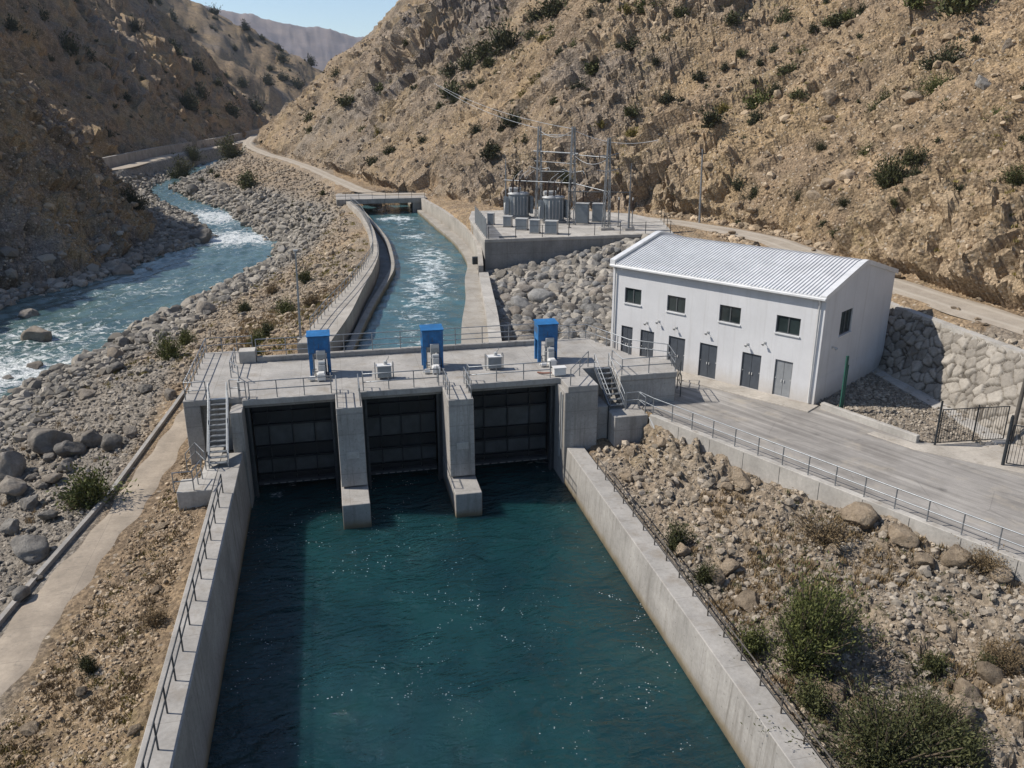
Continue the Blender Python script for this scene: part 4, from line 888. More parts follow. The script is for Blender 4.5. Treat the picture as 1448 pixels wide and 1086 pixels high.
# ------------------------------------------------------------------ yard furniture
wall('kerb_wall', 'low concrete kerb wall between the asphalt and the gravel patch', MB().obox((30.62, 44.9, 4.55), (2.35, -6.35, 0), (.3, .11, 0), (0, 0, .5)), M['concrete_light'], .025)
t = thing('marker_post', 'tall green post beside the white gable wall', 'post', (31.6, 44.15, 4.6)); MB().box(-.08, .08, -.05, .05, 0, 3.8).build('post', M['green'], t); MB().box(.12, .17, -.03, .03, 0, 3.2).build('rail', M['green'], t); MB().box(-.16, .2, -.12, .12, 0, .08).build('base', M['concrete'], t)
def gate_leaf(label, a, b, h, thick):
    a, b = Vector((*a, 4.66)), Vector((*b, 4.66)); t = thing('metal_gate', label, 'gate', a, 0, 'dark barred gate leaves at the yard entrance'); d = b - a; L = d.length; u = d.normalized()
    m = MB(); m.tube([(0, 0, 0), (0, 0, h + .45)], thick, 8); m.cyl((0, 0, h + .45), .06, .1, 8); m.build('post', M['iron'], t)
    m = MB()
    for z in (.15, h): m.tube([u * .15 + Zv * z, u * L + Zv * z], .03)
    m.tube([u * .15 + Zv * .15, u * .15 + Zv * h], .035); m.tube([u * L + Zv * .15, u * L + Zv * h], .035); m.tube([u * (L * .55) + Zv * .15, u * (L * .55) + Zv * (h + .2)], .035); m.build('gate_frame', M['iron'], t)
    m = MB(); k = int(L / .17)
    for i in range(1, k): m.tube([u * (.15 + i * (L - .15) / k) + Zv * .15, u * (.15 + i * (L - .15) / k) + Zv * h], .014, 5, False)
    m.build('bars', M['iron'], t)
gate_leaf('dark barred gate leaf standing open in front of the stone wall', (33.75, 37.95), (38.1, 37.6), 2.2, .06)
gate_leaf('dark barred gate leaf with a thick post at the edge of the asphalt', (35.5, 34.7), (38.3, 32.4), 2.4, .09)
t = thing('utility_pole', 'dark leaning wooden pole behind the yard gates', 'pole', (38.35, 37.3, 4.6)); MB().tube([(0, 0, 0), (.28, .05, 6.6)], [.13, .09], 10).build('pole', M['wood'], t); MB().tube([(.2, .04, 6.3), (.75, .04, 6.35)], .03).build('bracket', M['iron'], t)
t = thing('lamp_pole', 'tall slim grey pole rising behind the deck beside the canal wall', 'pole', (-2.75, 60.0, 6.0)); MB().tube([(0, 0, 0), (.2, 0, 7.7)], [.105, .06], 10).build('pole', M['steel'], t); MB().box(-.2, .2, -.2, .2, .6, 1.3).build('base', M['concrete_light'], t); MB().box(.05, .36, -.1, .1, 7.68, 7.78).build('lamp_head', M['cabinet'], t)
t = thing('utility_pole', 'slim grey utility pole beside the dirt road behind the power house', 'pole', (45.2, 96.2, 9.4)); MB().tube([(0, 0, 0), (-.3, 0, 8.9)], [.15, .09], 10).build('pole', M['steel'], t); MB().box(-.75, .25, -.05, .05, 8.3, 8.42).build('crossarm', M['steel_dark'], t)

# ------------------------------------------------------------------ stone retaining wall with real bulging stones
def stone_wall():
    ys = np.arange(27, 60, .075); ss = np.linspace(0, 1, 62)
    xb = np.interp(ys, [27, 38, 60], [39.4, 38.55, 40.35]); xt = np.interp(ys, [27, 41, 60], [42.6, 41.75, 42.3]); zt = np.interp(ys, [27, 41, 60], [8.9, 8.8, 8.75])
    Y, S = np.meshgrid(ys, ss, indexing='ij'); X = xb[:, None] * (1 - S) + xt[:, None] * S; Zz = 4.5 * (1 - S) + zt[:, None] * S
    P = np.stack([Y / .80, Zz * 1.3 / .80, np.zeros_like(Y)], -1).reshape(-1, 3)
    P[:, :2] += .22 * np.stack([fbm(P * .7, 2, 5), fbm(P * .7 + 9, 2, 6)], 1)
    h, e = blocks(P * np.array([1, 1, 0]) + np.array([0, 0, .5]), 7, .35)
    I = np.zeros(len(P)); d = (sstep(0.0, .13, e) * .20 + .16 * h + .11 * fbm(P * 2.2, 4, 8)) 
    X2 = X.ravel() - d * .82; Z2 = Zz.ravel() + d * .5; V = np.stack([X2, Y.ravel(), Z2], 1)
    idx = np.arange(len(V)).reshape(Y.shape); F = np.stack([idx[:-1, :-1], idx[1:, :-1], idx[1:, 1:], idx[:-1, 1:]], -1).reshape(-1, 4)
    n = NT('masonry'); p = n.pos(); tn = n.attr('tone'); mo = n.attr('mortar')
    col = n.mix(tn, (.19, .17, .145), (.355, .32, .275)); col = n.mul(col, n.rng(n.noise(p, 5, 5, .7), .25, .75, .75, 1.2)); col = n.mix(mo, (.085, .073, .06), col)
    mt = n.set(col, .93, 0, .15, n.bump(n.noise(p, 9, 6, .7), .6, .05))
    t = thing('stone_wall', 'rough boulder masonry retaining wall behind the power house', 'wall')
    link('masonry', npmesh('masonry', V, F, mt, True, {'tone': np.clip(h * .8 + .5, 0, 1), 'mortar': sstep(.02, .09, e)}), t)
    m = ywall(list(ys[::20]), lambda y: float(np.interp(y, ys, xt)) - .22, lambda y: float(np.interp(y, ys, xt)) + .45, lambda y: float(np.interp(y, ys, zt)) + .12, 8.2); m.build('coping', M['concrete_light'], t)
stone_wall()

# ------------------------------------------------------------------ substation
S = 9.45
pf = thing('substation_platform', 'raised concrete platform with a shaded front wall under the transformers', 'platform')
MB().prism([(16.4, 88.5), (38.5, 88.5), (41.3, 99), (39.8, 106), (30, 113.3), (19.2, 113.3), (17.6, 106)], 9.1, S).build('slab', M['concrete_light'], pf, .03)
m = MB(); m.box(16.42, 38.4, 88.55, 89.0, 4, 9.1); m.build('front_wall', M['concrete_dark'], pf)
m = MB(); m.add([(16.43, 89, 4), (17.62, 106, 4), (17.62, 106, 9.1), (16.43, 89, 9.1), (16.83, 89, 4), (18.0, 106, 4), (18, 106, 9.1), (16.83, 89, 9.1)], [(0, 1, 2, 3), (4, 7, 6, 5), (0, 4, 5, 1), (3, 2, 6, 7), (0, 3, 7, 4), (1, 5, 6, 2)]); m.build('side_wall', M['concrete'], pf)
railing('thin dark wire fence along the front edge of the substation platform', [(16.9, 88.8, S), (38.2, 88.8, S), (41, 98.5, S)], mat=M['iron'], h=1.35, sp=3.1, rails=(.95,), r=.018, pr=.04, name='fence')
t = thing('slatted_fence', 'tall grey slatted fence along the left edge of the substation platform', 'fence', (16.7, 89.2, S))
for k in range(9): MB().box(k * .11 - .03, k * .11 + .04, k * 1.5, k * 1.5 + .08, 0, 2.2).build('post', M['steel'], t)
m = MB()
for k in range(40): m.box(k * .022, k * .022 + .03, .12 + k * .3, .12 + k * .3 + .2, .12, 2.1)
m.build('slats', M['steel'], t)
def transformer(x, y, label, s=1.0):
    t = thing('transformer', label, 'transformer', (x, y, S), 0, 'power transformers on the substation platform')
    MB().box(-1.5, 1.5, -1.0, 1.0, 0, .25).build('base', M['concrete'], t)
    m = MB(); m.tube([(-.45, 0, .25), (-.45, 0, 3.0)], .85, 20); m.tube([(.55, 0, .25), (.55, 0, 3.0)], .85, 20); m.box(-.45, .55, -.84, .84, .25, 2.99); m.build('tank', M['transformer'], t)
    m = MB(); m.tube([(-.45, 0, 3.0), (-.45, 0, 3.12), (-.45, 0, 3.3)], [.95, .95, .5], 20); m.tube([(.55, 0, 3.0), (.55, 0, 3.12), (.55, 0, 3.3)], [.95, .95, .5], 20); m.build('lid', M['cabinet'], t)
    for sx in (-1, 1):
        m = MB()
        for k in range(7): m.box(sx * 1.45 - .02 + (-.34 if sx < 0 else 0), sx * 1.45 + .36 + (-.34 if sx < 0 else 0), -.75 + k * .24, -.75 + k * .24 + .07, .55, 2.7)
        m.build('radiator', M['transformer'], t)
    m = MB()
    for k in range(5): m.box(-.8 + k * .42, -.74 + k * .42, -1.06, -.8, .5, 2.75)
    m.build('stiffener', M['cabinet'], t)
    m = MB(); m.tube([(-1.15, .35, 3.55), (.35, .35, 3.55)], .3, 14); m.box(-.9, -.8, .3, .4, 3.1, 3.4); m.box(.0, .1, .3, .4, 3.1, 3.4); m.build('conservator', M['cabinet'], t)
    for k in range(3):
        m = MB(); bx_ = -.85 + k * .8
        zz = [3.2 + j * .125 for j in range(15)]; m.tube([(bx_ + (.06 * (z - 3.2)), -.35, z) for z in zz], [.13 if j % 2 else .075 for j in range(15)], 10); b = m.build('bushing', M['bushing'], t)
        MB().tube([(bx_ + .1, -.35, 4.9), (bx_ + .12, -.35, 5.2)], .04, 8).build('terminal', M['steel'], b)
    m = MB(); m.tube([(-1.7, -.6, .5), (-1.95, -.6, .6), (-1.95, -.6, 2.0), (-1.6, -.5, 2.1)], .1, 10); m.build('pipe', M['cabinet'], t)
transformer(24.0, 105.3, 'grey power transformer behind, at the left of the substation'); transformer(27.3, 100.2, 'grey power transformer in front, beside the tall gantry')
def bolt_tags(mast, k): pass
g = thing('gantry', 'tall galvanised steel gantry with two lattice columns over the transformers', 'gantry', (26.2, 103.2, S))
def column(parent, x, y, h, w0, w1, n=9):
    m = MB()
    for sx in (-1, 1):
        for sy in (-1, 1): m.tube([(x + sx * w0, y + sy * w0, 0), (x + sx * w1, y + sy * w1, h)], .07, 5)
    for k in range(n):
        z0, z1 = h * k / n, h * (k + 1) / n; a, b = w0 + (w1 - w0) * k / n, w0 + (w1 - w0) * (k + 1) / n; s = 1 if k % 2 else -1
        for sy in (-1, 1): m.tube([(x - s * a, y + sy * a, z0), (x + s * b, y + sy * b, z1)], .028, 4); m.tube([(x + sy * a, y - s * a, z0), (x + sy * b, y + s * b, z1)], .028, 4)
    return m.build('column', M['steel'], parent)
column(g, 0, 0, 11.4, .40, .15, 10); column(g, 2.7, -5.7, 11.5, .40, .15, 10)
def beam(parent, a, b, r, name='beam'): return MB().tube([a, b], r, 6).build(name, M['steel'], parent)
beam(g, (-.5, .9, 8.4), (3.1, -6.5, 8.45), .085); beam(g, (0, 0, 6.0), (2.7, -5.7, 6.3), .06)
m = MB()
for f in (.2, .5, .8):
    p = Vector((0, 0, 8.3)).lerp(Vector((2.7, -5.7, 8.35)), f); m.tube([p, p - Vector((0, 0, .9))], .07, 8)
m.build('insulator', M['bushing'], g)
for f in (.18, .30, .42, .60, .72, .84):
    q = Vector((-3.6, 4.3, 4.55)).lerp(Vector((2.9, -6.2, 4.95)), f); MB().tube([q - Vector((0, 0, .1 * j)) for j in range(9)], [.11 if j % 2 else .05 for j in range(9)], 8).build('insulator', M['bushing'], g)
b2 = beam(g, (-3.6, 4.3, 4.6), (2.9, -6.2, 5.0), .065)
t = thing('post', 'single grey post holding the left end of the low busbar beam', 'post', (22.8, 107.5, S)); MB().tube([(0, 0, 0), (0, 0, 7.3)], [.14, .07], 8).build('shaft', M['steel'], t); MB().box(-.3, .3, -.3, .3, 0, .15).build('base', M['concrete'], t)
t = thing('line_mast', 'grey lattice mast with crossarms right of the transformers', 'mast', (31.7, 92.6, S)); column(t, 0, 0, 10.4, .38, .12, 9); MB().box(-.8, .8, -.6, .6, 0, .28).build('base', M['concrete_light'], t)
for z, l in ((6.9, .9), (8.6, .8)):
    MB().tube([(-l * 1.4, .4, z - .1), (0, 0, z - .25), (l * 1.4, -.2, z + .1)], .05, 6).build('crossarm', M['steel'], t)
    MB().tube([(-l * 1.2, .35, z), (-l * 1.2, .35, z - .55)], .06, 8).build('insulator', M['bushing'], t)
MB().tube([(-3.9, 3.0, 4.2), (2.9, -.6, 4.3)], .07, 6).build('busbar', M['steel_dark'], t)
t = thing('post', 'single grey post holding the right end of the long busbar', 'post', (34.2, 91.8, S)); MB().tube([(0, 0, 0), (0, 0, 7.6)], [.15, .05], 8).build('shaft', M['steel'], t); MB().box(-.6, .6, -.5, .5, 0, .28).build('base', M['concrete_light'], t)
t = thing('post', 'thin dark post between the gantry and the lattice mast', 'post', (27.9, 95.0, S)); MB().tube([(0, 0, 0), (0, 0, 5.6)], .06, 6).build('shaft', M['iron'], t); MB().box(-.2, .2, -.2, .2, 0, .1).build('base', M['concrete'], t)
t = thing('post', 'thin dark post behind the lattice mast', 'post', (33.6, 97.0, S)); MB().tube([(0, 0, 0), (0, 0, 5.0)], .06, 6).build('shaft', M['iron'], t); MB().box(-.2, .2, -.2, .2, 0, .1).build('base', M['concrete'], t)
def kiosk(x, y, w_, d_, h_, label, mat):
    t = thing('electrical_cabinet', label, 'cabinet', (x, y, S), R(-25), 'grey cabinets on the substation platform')
    MB().box(-w_ / 2, w_ / 2, -d_ / 2, d_ / 2, .08, h_).build('body', mat, t, .02); MB().box(-w_ / 2 - .04, w_ / 2 + .04, -d_ / 2 - .04, d_ / 2 + .04, h_, h_ + .06).build('lid', M['cabinet'], t)
    MB().box(-w_ / 2 + .06, w_ / 2 - .06, -d_ / 2 - .02, -d_ / 2, .15, h_ - .08).build('door', M['transformer'], t); MB().box(-w_ / 2 - .05, w_ / 2 + .05, -d_ / 2 - .05, d_ / 2 + .05, 0, .08).build('base', M['concrete'], t)
for a in ((19.3, 99.8, .8, .7, 1.35, 'lone grey cabinet near the slatted fence'), (20.9, 97.4, 1.0, .9, 1.25, 'grey cabinet second from the slatted fence'), (22.0, 94.7, 1.4, 1.0, 1.3, 'wide grey cabinet in the middle of the row'), (22.9, 91.9, 1.1, 1.0, 1.5, 'tall grey cabinet just left of the front gantry post'), (24.6, 90.9, 1.4, 1.1, 1.45, 'grey cabinet nearest the platform edge'), (30.6, 98.6, 1.6, 1.2, 2.4, 'large grey cabinet right of the gantry'), (33.0, 99.6, 1.4, 1.2, 2.2, 'grey cabinet behind the lattice mast')): kiosk(*a, M['cabinet'] if a[4] < 2 else M['transformer'])
tag(MB().prism([(18.2, 89.3), (20.2, 89.3), (20.3, 90.2), (18.3, 90.2)], S + .004, S + .05).build('cable_hatch', M['steel_dark']), 'flat dark cable hatch cover at the corner of the platform', 'hatch')
def ct(x, y, h, label, name='instrument_post'):
    t = thing(name, label, 'instrument post', (x, y, S), 0, 'insulator posts of the substation')
    MB().box(-.22, .22, -.22, .22, 0, .12).build('base', M['concrete'], t); MB().tube([(0, 0, .1), (0, 0, h)], .07, 8).build('stand', M['steel'], t)
    zz = [h + j * .08 for j in range(16)]; MB().tube([(0, 0, z) for z in zz], [.14 if j % 2 else .08 for j in range(16)], 10).build('insulator', M['bushing'], t); MB().tube([(0, 0, h + 1.2), (0, 0, h + 1.5)], .1, 8).build('head', M['cabinet'], t)
for k, (x, y) in enumerate(((29.0, 104.2), (30.2, 102.6), (31.4, 101.0))): ct(x, y, 2.3, ('left', 'middle', 'right')[k] + ' insulator post in the row behind the gantry')
for k, (x, y) in enumerate(((32.6, 95.6), (33.9, 94.6), (35.4, 93.9))): ct(x, y, 2.0, ('left', 'middle', 'right')[k] + ' insulator post in the row beside the lattice mast')
for k, (a, b) in enumerate((((0, 0, 10.4), (2.7, -5.7, 10.5)), ((-.4, .8, 7.2), (3.0, -6.3, 7.25)))): beam(g, a, b, .05)
beam(g, (2.7, -5.7, 8.3), (5.6, -10.4, 8.2), .05); beam(g, (2.7, -5.7, 5.0), (5.5, -10.5, 4.4), .05)
for q in ((0, 0), (2.7, -5.7)):
    for sgn in (-1, 1): MB().tube([(q[0], q[1], 6.2), (q[0] + sgn * .9, q[1] - sgn * 1.4, 6.5), (q[0] + sgn * 1.0, q[1] - sgn * 1.6, 6.15)], .04, 6).build('bracket', M['steel'], g)
def sag(a, b, s, n=14): return [Vector(a).lerp(Vector(b), k / n) - Vector((0, 0, 4 * s * (k / n) * (1 - k / n))) for k in range(n + 1)]
for a, b, l in (((26.1, 103.3, 20.6), (20.5, 160, 27.0), 'thin power line from the left gantry column up to the hillside'), ((28.8, 97.5, 20.7), (21.5, 160.5, 26.6), 'thin power line from the right gantry column up to the hillside'), ((26.1, 103.3, 20.5), (28.8, 97.5, 20.6), 'thin wire strung between the tops of the gantry columns'), ((28.8, 97.5, 20.6), (37.5, 92.0, 19.6), 'thin wire running right from the gantry over the lattice mast'), ((28.9, 97.4, 17.8), (31.7, 92.6, 17.6), 'thin lower wire between the gantry and the lattice mast')):
    tag(MB().tube(sag(a, b, .9), .03, 4, False).build('power_line', M['wire']), l, 'power line')
m = MB()
for k, (dx, dy) in enumerate(((-.85, 0), (-.05, 0), (.75, 0))):
    for (cx_, cy_) in ((24.0, 105.3), (27.3, 100.2)):
        m.tube([(cx_ + dx + .1, cy_ - .35, S + 4.75), (cx_ + dx + .4, cy_ - .6, S + 5.4), (cx_ + dx + 1.0, cy_ - 1.6, S + 6.1)], .03, 5)
tag(m.build('jumper_cables', M['wire']), 'looped jumper cables rising from the transformer bushings', 'cables')
# guard wall beside the far road
fw = [(-70 - 3.4, 222.5), (-58.2, 238), (-52.7, 288.5), (-41, 341.5), (-32, 387), (-24.5, 440)]
m = MB(); zz = [7, 7, 7.4, 8, 9, 9.6]
A = [(x, y, z + 2.6) for (x, y), z in zip(fw, zz)]; Bq = [(x - .8, y, z + 2.6) for (x, y), z in zip(fw, zz)]
m.strip(A, Bq); m.strip([(p[0] + .3, p[1], p[2] - 4) for p in A], A); m.strip(Bq, [(p[0], p[1], p[2] - 4) for p in Bq]); wall('roadside_wall', 'long low wall beside the distant road at the foot of the shaded ridge', m, M['concrete'])
HILL = [(47.3,174.5,2.34),(44.7,177.6,1.84),(55.0,142.5,1.76),(48.4,151.3,1.37),(51.6,144.3,1.32),(50.3,137.0,1.46),(54.6,132.9,0.91),(38.2,177.3,3.12),(34.5,182.3,2.39),(40.7,166.2,1.47),(41.4,161.0,1.33),(44.1,164.2,0.98),(44.4,150.9,0.9),(30.8,181.8,2.11),(27.4,189.1,1.91),(18.0,231.4,1.2),(18.5,213.9,1.72),(14.7,218.5,1.75),(6.5,230.5,2.31),(21.0,193.1,1.39),(26.1,176.0,2.04),(29.8,173.1,1.26),(23.2,172.9,1.25),(9.2,205.0,1.29),(11.9,191.3,1.37),(9.5,172.5,1.39),(26.0,138.4,1.42),(27.6,153.8,1.12),(32.0,144.9,1.7),(33.6,153.1,1.12),(35.7,151.6,0.89),(40.9,136.2,1.14),(44.7,139.0,1.46),(42.5,153.0,0.91),(37.0,164.3,1.21),(39.2,151.3,1.12),(50.9,122.8,1.33),(45.9,124.7,1.07),(41.9,126.6,0.84),(38.1,133.3,0.6),(44.9,120.1,0.92),(43.4,122.4,0.74),(32.3,135.7,0.88),(31.2,137.4,0.73),(37.3,149.7,1.1),(37.8,138.6,0.82),(38.4,165.6,1.22),(30.3,146.7,1.07),(18.7,164.6,0.95),(12.7,170.1,1.22),(51.2,133.7,0.74),(50.7,152.7,1.16),(50.2,149.1,0.9),(50.3,173.1,1.04),(70.4,125.2,1.34),(63.3,132.1,0.77),(66.4,120.6,0.8),(62.4,122.8,0.72),(64.3,111.4,1.42),(55.9,114.0,0.81),(59.0,110.1,1.38),(61.2,110.3,0.81),(61.5,103.7,1.12),(52.6,110.2,1.49),(56.6,106.5,0.98),(52.1,119.0,0.76),(64.1,90.0,1.35),(71.0,89.3,1.83),(67.4,84.4,1.32),(78.0,95.6,2.34),(76.8,103.7,1.51),(73.2,116.6,1.21),(75.2,116.4,1.01),(71.5,118.7,0.81),(57.6,82.0,0.94),(55.8,75.5,1.65),(58.2,76.4,0.98),(58.4,72.4,0.95),(61.2,68.0,1.01),(52.3,85.5,0.73),(50.3,96.4,0.95),(50.6,93.0,0.87),(52.9,78.0,0.69),(63.9,79.3,0.53),(52.0,68.9,0.56),(54.7,57.8,0.93),(56.5,124.1,0.87),(57.8,90.8,0.78),(63.7,119.1,0.59),(67.9,114.7,0.7)]
FAR = [(-82.4,781.2,4.06),(-57.9,775.8,4.02),(-45.1,774.1,3.11),(-30.3,772.3,3.99),(-8.0,775.4,4.0),(-60.3,402.2,3.26),(-53.0,414.0,3.59),(-46.6,427.2,2.71),(-40.7,430.7,3.1),(-34.5,472.4,4.07),(-104.5,702.7,4.08),(-114.7,712.9,3.74),(-73.7,439.3,2.3),(-72.8,396.2,2.31),(-28.6,750.2,4.3),(-18.1,712.5,5.1),(-40.1,664.6,4.77),(-55.1,644.3,3.7),(-65.7,645.4,2.79),(-79.6,731.9,2.96),(-91.7,706.8,3.07),(-66.2,439.0,2.29),(-37.3,728.2,3.13),(-28.4,714.5,4.09),(-78.3,462.5,2.02),(-80.2,665.3,2.88),(-64.4,726.3,2.93),(-54.2,763.5,3.29),(-80.8,768.7,2.66)]
LEFT = [(-87.3,316.5,2.83),(-88.2,287.6,1.9),(-86.4,296.4,2.21),(-80.6,318.3,3.29),(-76.7,324.8,2.39),(-89.9,365.4,2.16),(-83.0,302.6,1.35),(-52.2,361.7,3.66),(-49.2,381.8,3.31),(-71.8,323.7,1.9),(-68.3,326.7,1.72),(-40.1,398.2,3.44),(-45.2,373.6,2.15),(-65.5,320.7,1.41)]
BANK = [(-35.9,169.0,2.99),(-42.2,260.9,3.79),(-43.6,298.7,3.03),(-18.2,205.7,3.27),(-28.2,280.5,3.64),(-30.7,243.3,1.55),(-28.0,232.7,1.35),(-31.9,230.7,1.2),(-39.6,236.5,1.03),(-0.9,164.1,1.04),(-6.7,168.2,0.97),(-3.3,148.3,0.86),(2.1,229.8,1.18),(-3.3,240.5,1.93),(-9.0,288.3,1.65),(1.2,212.0,1.34),(-3.0,93.3,0.95),(-7.0,94.6,0.78),(-9.6,88.9,0.74),(-4.6,75.4,1.0),(-2.3,75.5,0.78),(-5.8,68.6,0.82),(-6.7,67.8,0.71),(-14.7,73.4,1.23),(-14.0,78.9,0.83),(-6.2,63.6,0.57)]
NEAR = [(-14.5,46.9,1.49),(-15.5,46.8,0.65),(17.3,24.4,2.38),(17.4,19.2,2.4),(16.1,34.2,0.75),(16.2,30.9,0.63),(22.6,31.3,1.44),(27.4,26.6,0.89),(-10.5,29.9,0.5),(-8.4,31.7,0.47),(23.3,21.6,0.49),(19.4,18.3,0.88),(21.7,22.3,0.81),(24.2,21.6,0.83),(16.4,21.9,0.8)]
B_LEFT = [(-19.8,57.3,1.38),(-18.0,55.5,1.09),(-21.3,54.1,1.21),(-20.3,51.1,1.15),(-16.2,41.5,1.12),(-16.9,56.8,0.98),(-15.4,55.3,0.95),(-18.0,51.6,0.69),(-18.4,48.5,0.66),(-16.6,45.9,0.58),(-16.0,38.0,0.4),(-8.8,34.6,0.29),(-10.5,28.5,0.26),(-11.9,27.2,0.36),(-7.8,25.0,0.23),(-9.8,41.6,0.37),(-12.0,35.4,0.2)]
B_RIGHT = [(21.4,37.8,0.83),(24.7,31.8,0.87),(25.3,29.5,0.84),(25.5,28.0,0.58),(26.6,27.4,0.75),(27.7,25.9,0.5),(23.1,21.1,0.51),(21.8,20.7,0.71),(21.0,20.1,0.69),(17.8,19.2,0.39),(17.4,31.2,0.64),(16.6,30.6,0.55),(17.1,28.5,0.61),(16.2,33.7,0.5),(16.2,41.7,0.48)]
B_HILL = [(73.7,89.5,1.01),(73.8,82.6,1.29),(72.0,83.8,1.29),(69.9,82.8,0.88),(68.7,82.8,0.63),(66.2,76.6,1.41),(62.0,81.2,0.74),(65.5,86.3,1.58),(62.3,97.8,1.35),(60.8,95.2,1.15),(55.0,81.5,1.29),(54.0,82.9,1.16),(52.8,83.3,1.16)]
B_RIVER = [(-32.0,95.0,1.92),(-29.3,84.8,1.01),(-19.6,95.3,1.15),(-17.8,181.7,2.0),(-7.7,136.6,1.59),(-32.7,217.9,2.54),(-25.1,214.7,2.17),(-14.6,95.0,1.41),(-36.1,105.9,1.8),(-30.4,129.4,1.93),(-27.2,131.8,0.78),(-22.6,154.1,2.25),(-30.8,81.8,0.91),(-30.1,136.7,1.63),(-21.6,89.9,0.96),(-19.5,87.6,0.66),(-12.8,63.2,0.88),(-20.8,81.2,1.12),(-15.2,65.7,0.81),(-20.0,68.0,0.85),(-22.8,70.5,0.89),(-19.5,74.6,1.03)]
# ------------------------------------------------------------------ rocks
def ico(sub):
    bm = bmesh.new(); bmesh.ops.create_icosphere(bm, subdivisions=sub, radius=1); V = np.array([v.co[:] for v in bm.verts]); F = np.array([[v.index for v in f.verts] for f in bm.faces]); bm.free(); return V, F
def rock_verts(V, rng, cuts=9, rough=.10, round_=False):
    P = V.copy(); 
    for k in range(cuts):
        nrm = rng.normal(size=3); nrm /= np.linalg.norm(nrm); lim = rng.uniform(.52, .88) if not round_ else rng.uniform(.68, .95)
        dd = P @ nrm; P -= np.outer(np.maximum(dd - lim, 0) * (.95 if not round_ else .8), nrm)
    P *= (1 + rough * fbm(V * 1.6 + rng.uniform(0, 50, 3), 3, 3))[:, None]
    return P * rng.uniform(.75, 1.12, 3) * np.array([1.08, .95, .80])
I1, I2, I3, I4 = ico(1), ico(2), ico(3), ico(4)
def rock_meshes(name, n, mat, cuts, rough, round_, base=I3, smooth=True):
    out = []
    for k in range(n):
        rng = np.random.default_rng(100 + k + len(name)); P = rock_verts(base[0], rng, cuts, rough, round_)
        P *= (1 + .05 * fbm(base[0] * 3.2 + k, 4, 9, k % 2 == 0))[:, None]
        me = npmesh(name, P, base[1], mat, smooth); out.append(me)
    return out
RK = rock_meshes('boulder', 9, M['boulder'], 15, .15, False, I4); RT = rock_meshes('boulder_tan', 7, M['boulder_tan'], 16, .17, False, I4); RR = rock_meshes('riprap', 10, M['riprap'], 8, .12, True)
def put_rock(name, me, x, y, s, label, cat, group=None, sink=.35, flat=1.0):
    o = link(name, me, None, (x, y, ground_at(x, y) + s * (.72 - sink) * flat)); o.scale = (s * random.uniform(.85, 1.2), s * random.uniform(.85, 1.15), s * flat * random.uniform(.85, 1.1))
    o.rotation_euler = (random.uniform(-.35, .35), random.uniform(-.35, .35), random.uniform(0, 6.28)); return tag(o, label, cat, group)
# riprap slope between the canal and the platform
pts = []; rr = random.Random(5); tries = 0
while len(pts) < 298 and tries < 60000:
    tries += 1; y = rr.uniform(59.0, 88.0); x = float(np.interp(y, CY, C_BO)) + 1.35 + (rr.random() ** 1.25) * (15 if y > 70 else 9)
    if poly_sd(np.array([x]), np.array([y]), [tuple(bp(-1, -1, 0)[:2]), tuple(bp(18, -1, 0)[:2]), tuple(bp(18, 12, 0)[:2]), tuple(bp(-1, 12, 0)[:2])])[0] > 0: continue
    if poly_sd(np.array([x]), np.array([y]), [(14, 45), (23, 45), (23, 53), (19, 58.5), (14, 58.5)])[0] > -.3: continue
    s = .36 + .45 * rr.random() ** 2.4
    if tries > 24000: s = .36
    if all((x - a) ** 2 + (y - b) ** 2 > (.66 * (s + c)) ** 2 * 1.25 for a, b, c in pts): pts.append((x, y, s))
for x, y, s in pts: put_rock('riprap_boulder', random.choice(RR), x, y, s * 1.14, 'rounded grey riprap boulder on the slope below the substation wall', 'riprap boulder', 'riprap boulders below the substation wall', .25)
for (x, y, s, l) in ((19.2, 75.2, 1.25, 'largest pale rounded boulder in the middle of the riprap slope'), (16.9, 73.4, 1.05, 'big round grey boulder left of the largest riprap boulder')): put_rock('riprap_boulder', RR[3], x, y, s, l, 'riprap boulder', None, .1)
# boulders along the river, on the bank and on the slopes
def inriver(x, y): return min(float(np.interp(y, *RIV_R)) - x, x - float(np.interp(y, *RIV_L)))
for x, y, s in B_RIVER: put_rock('river_boulder', random.choice(RK), x, y, s * .95, 'large grey boulder at the edge of the white river' if inriver(x, y) < 1.5 else 'large grey boulder standing in the white river', 'river boulder', 'large boulders along the river' if inriver(x, y) < 1.5 else 'large boulders in the river', .35)
cnt = 0
while cnt < 215:
    y = random.choice((random.uniform(62, 120), random.uniform(76, 235))); side = random.random() < .72
    e = float(np.interp(y, *RIV_R)) if side else float(np.interp(y, *RIV_L)); off = random.gauss(.5, 2.2) if not side else abs(random.gauss(0, 2.4)) - .8
    if side and off > 0: off *= random.uniform(1, 3.0)
    x = e + off if side else e - off
    if side and y < 76 and x > -12.5: continue
    s = .26 + .85 * random.random() ** 3.6
    put_rock('bank_boulder', random.choice(RK), x, y, s, 'grey boulder among others on the near river bank' if side else 'grey boulder at the foot of the shaded far river bank', 'bank boulder', 'boulders on the near river bank' if side else 'boulders on the far river bank', .35); cnt += 1
for i, (x, y, s) in enumerate(B_LEFT):
    l = 'grey boulder on the stony flat between river and dusty path' if i not in (4,) else 'big angular grey boulder on the gravel beside the dusty path kerb'
    if x > -13.3: put_rock('stone', random.choice(RT), x, y, s, 'pale stone on the strip between dusty path and channel wall', 'stone', 'stones beside the channel wall', .3)
    else: put_rock('boulder', random.choice(RK), x, y, s * 1.05, l, 'boulder', None if i == 4 else 'boulders between the river and the path', .25)
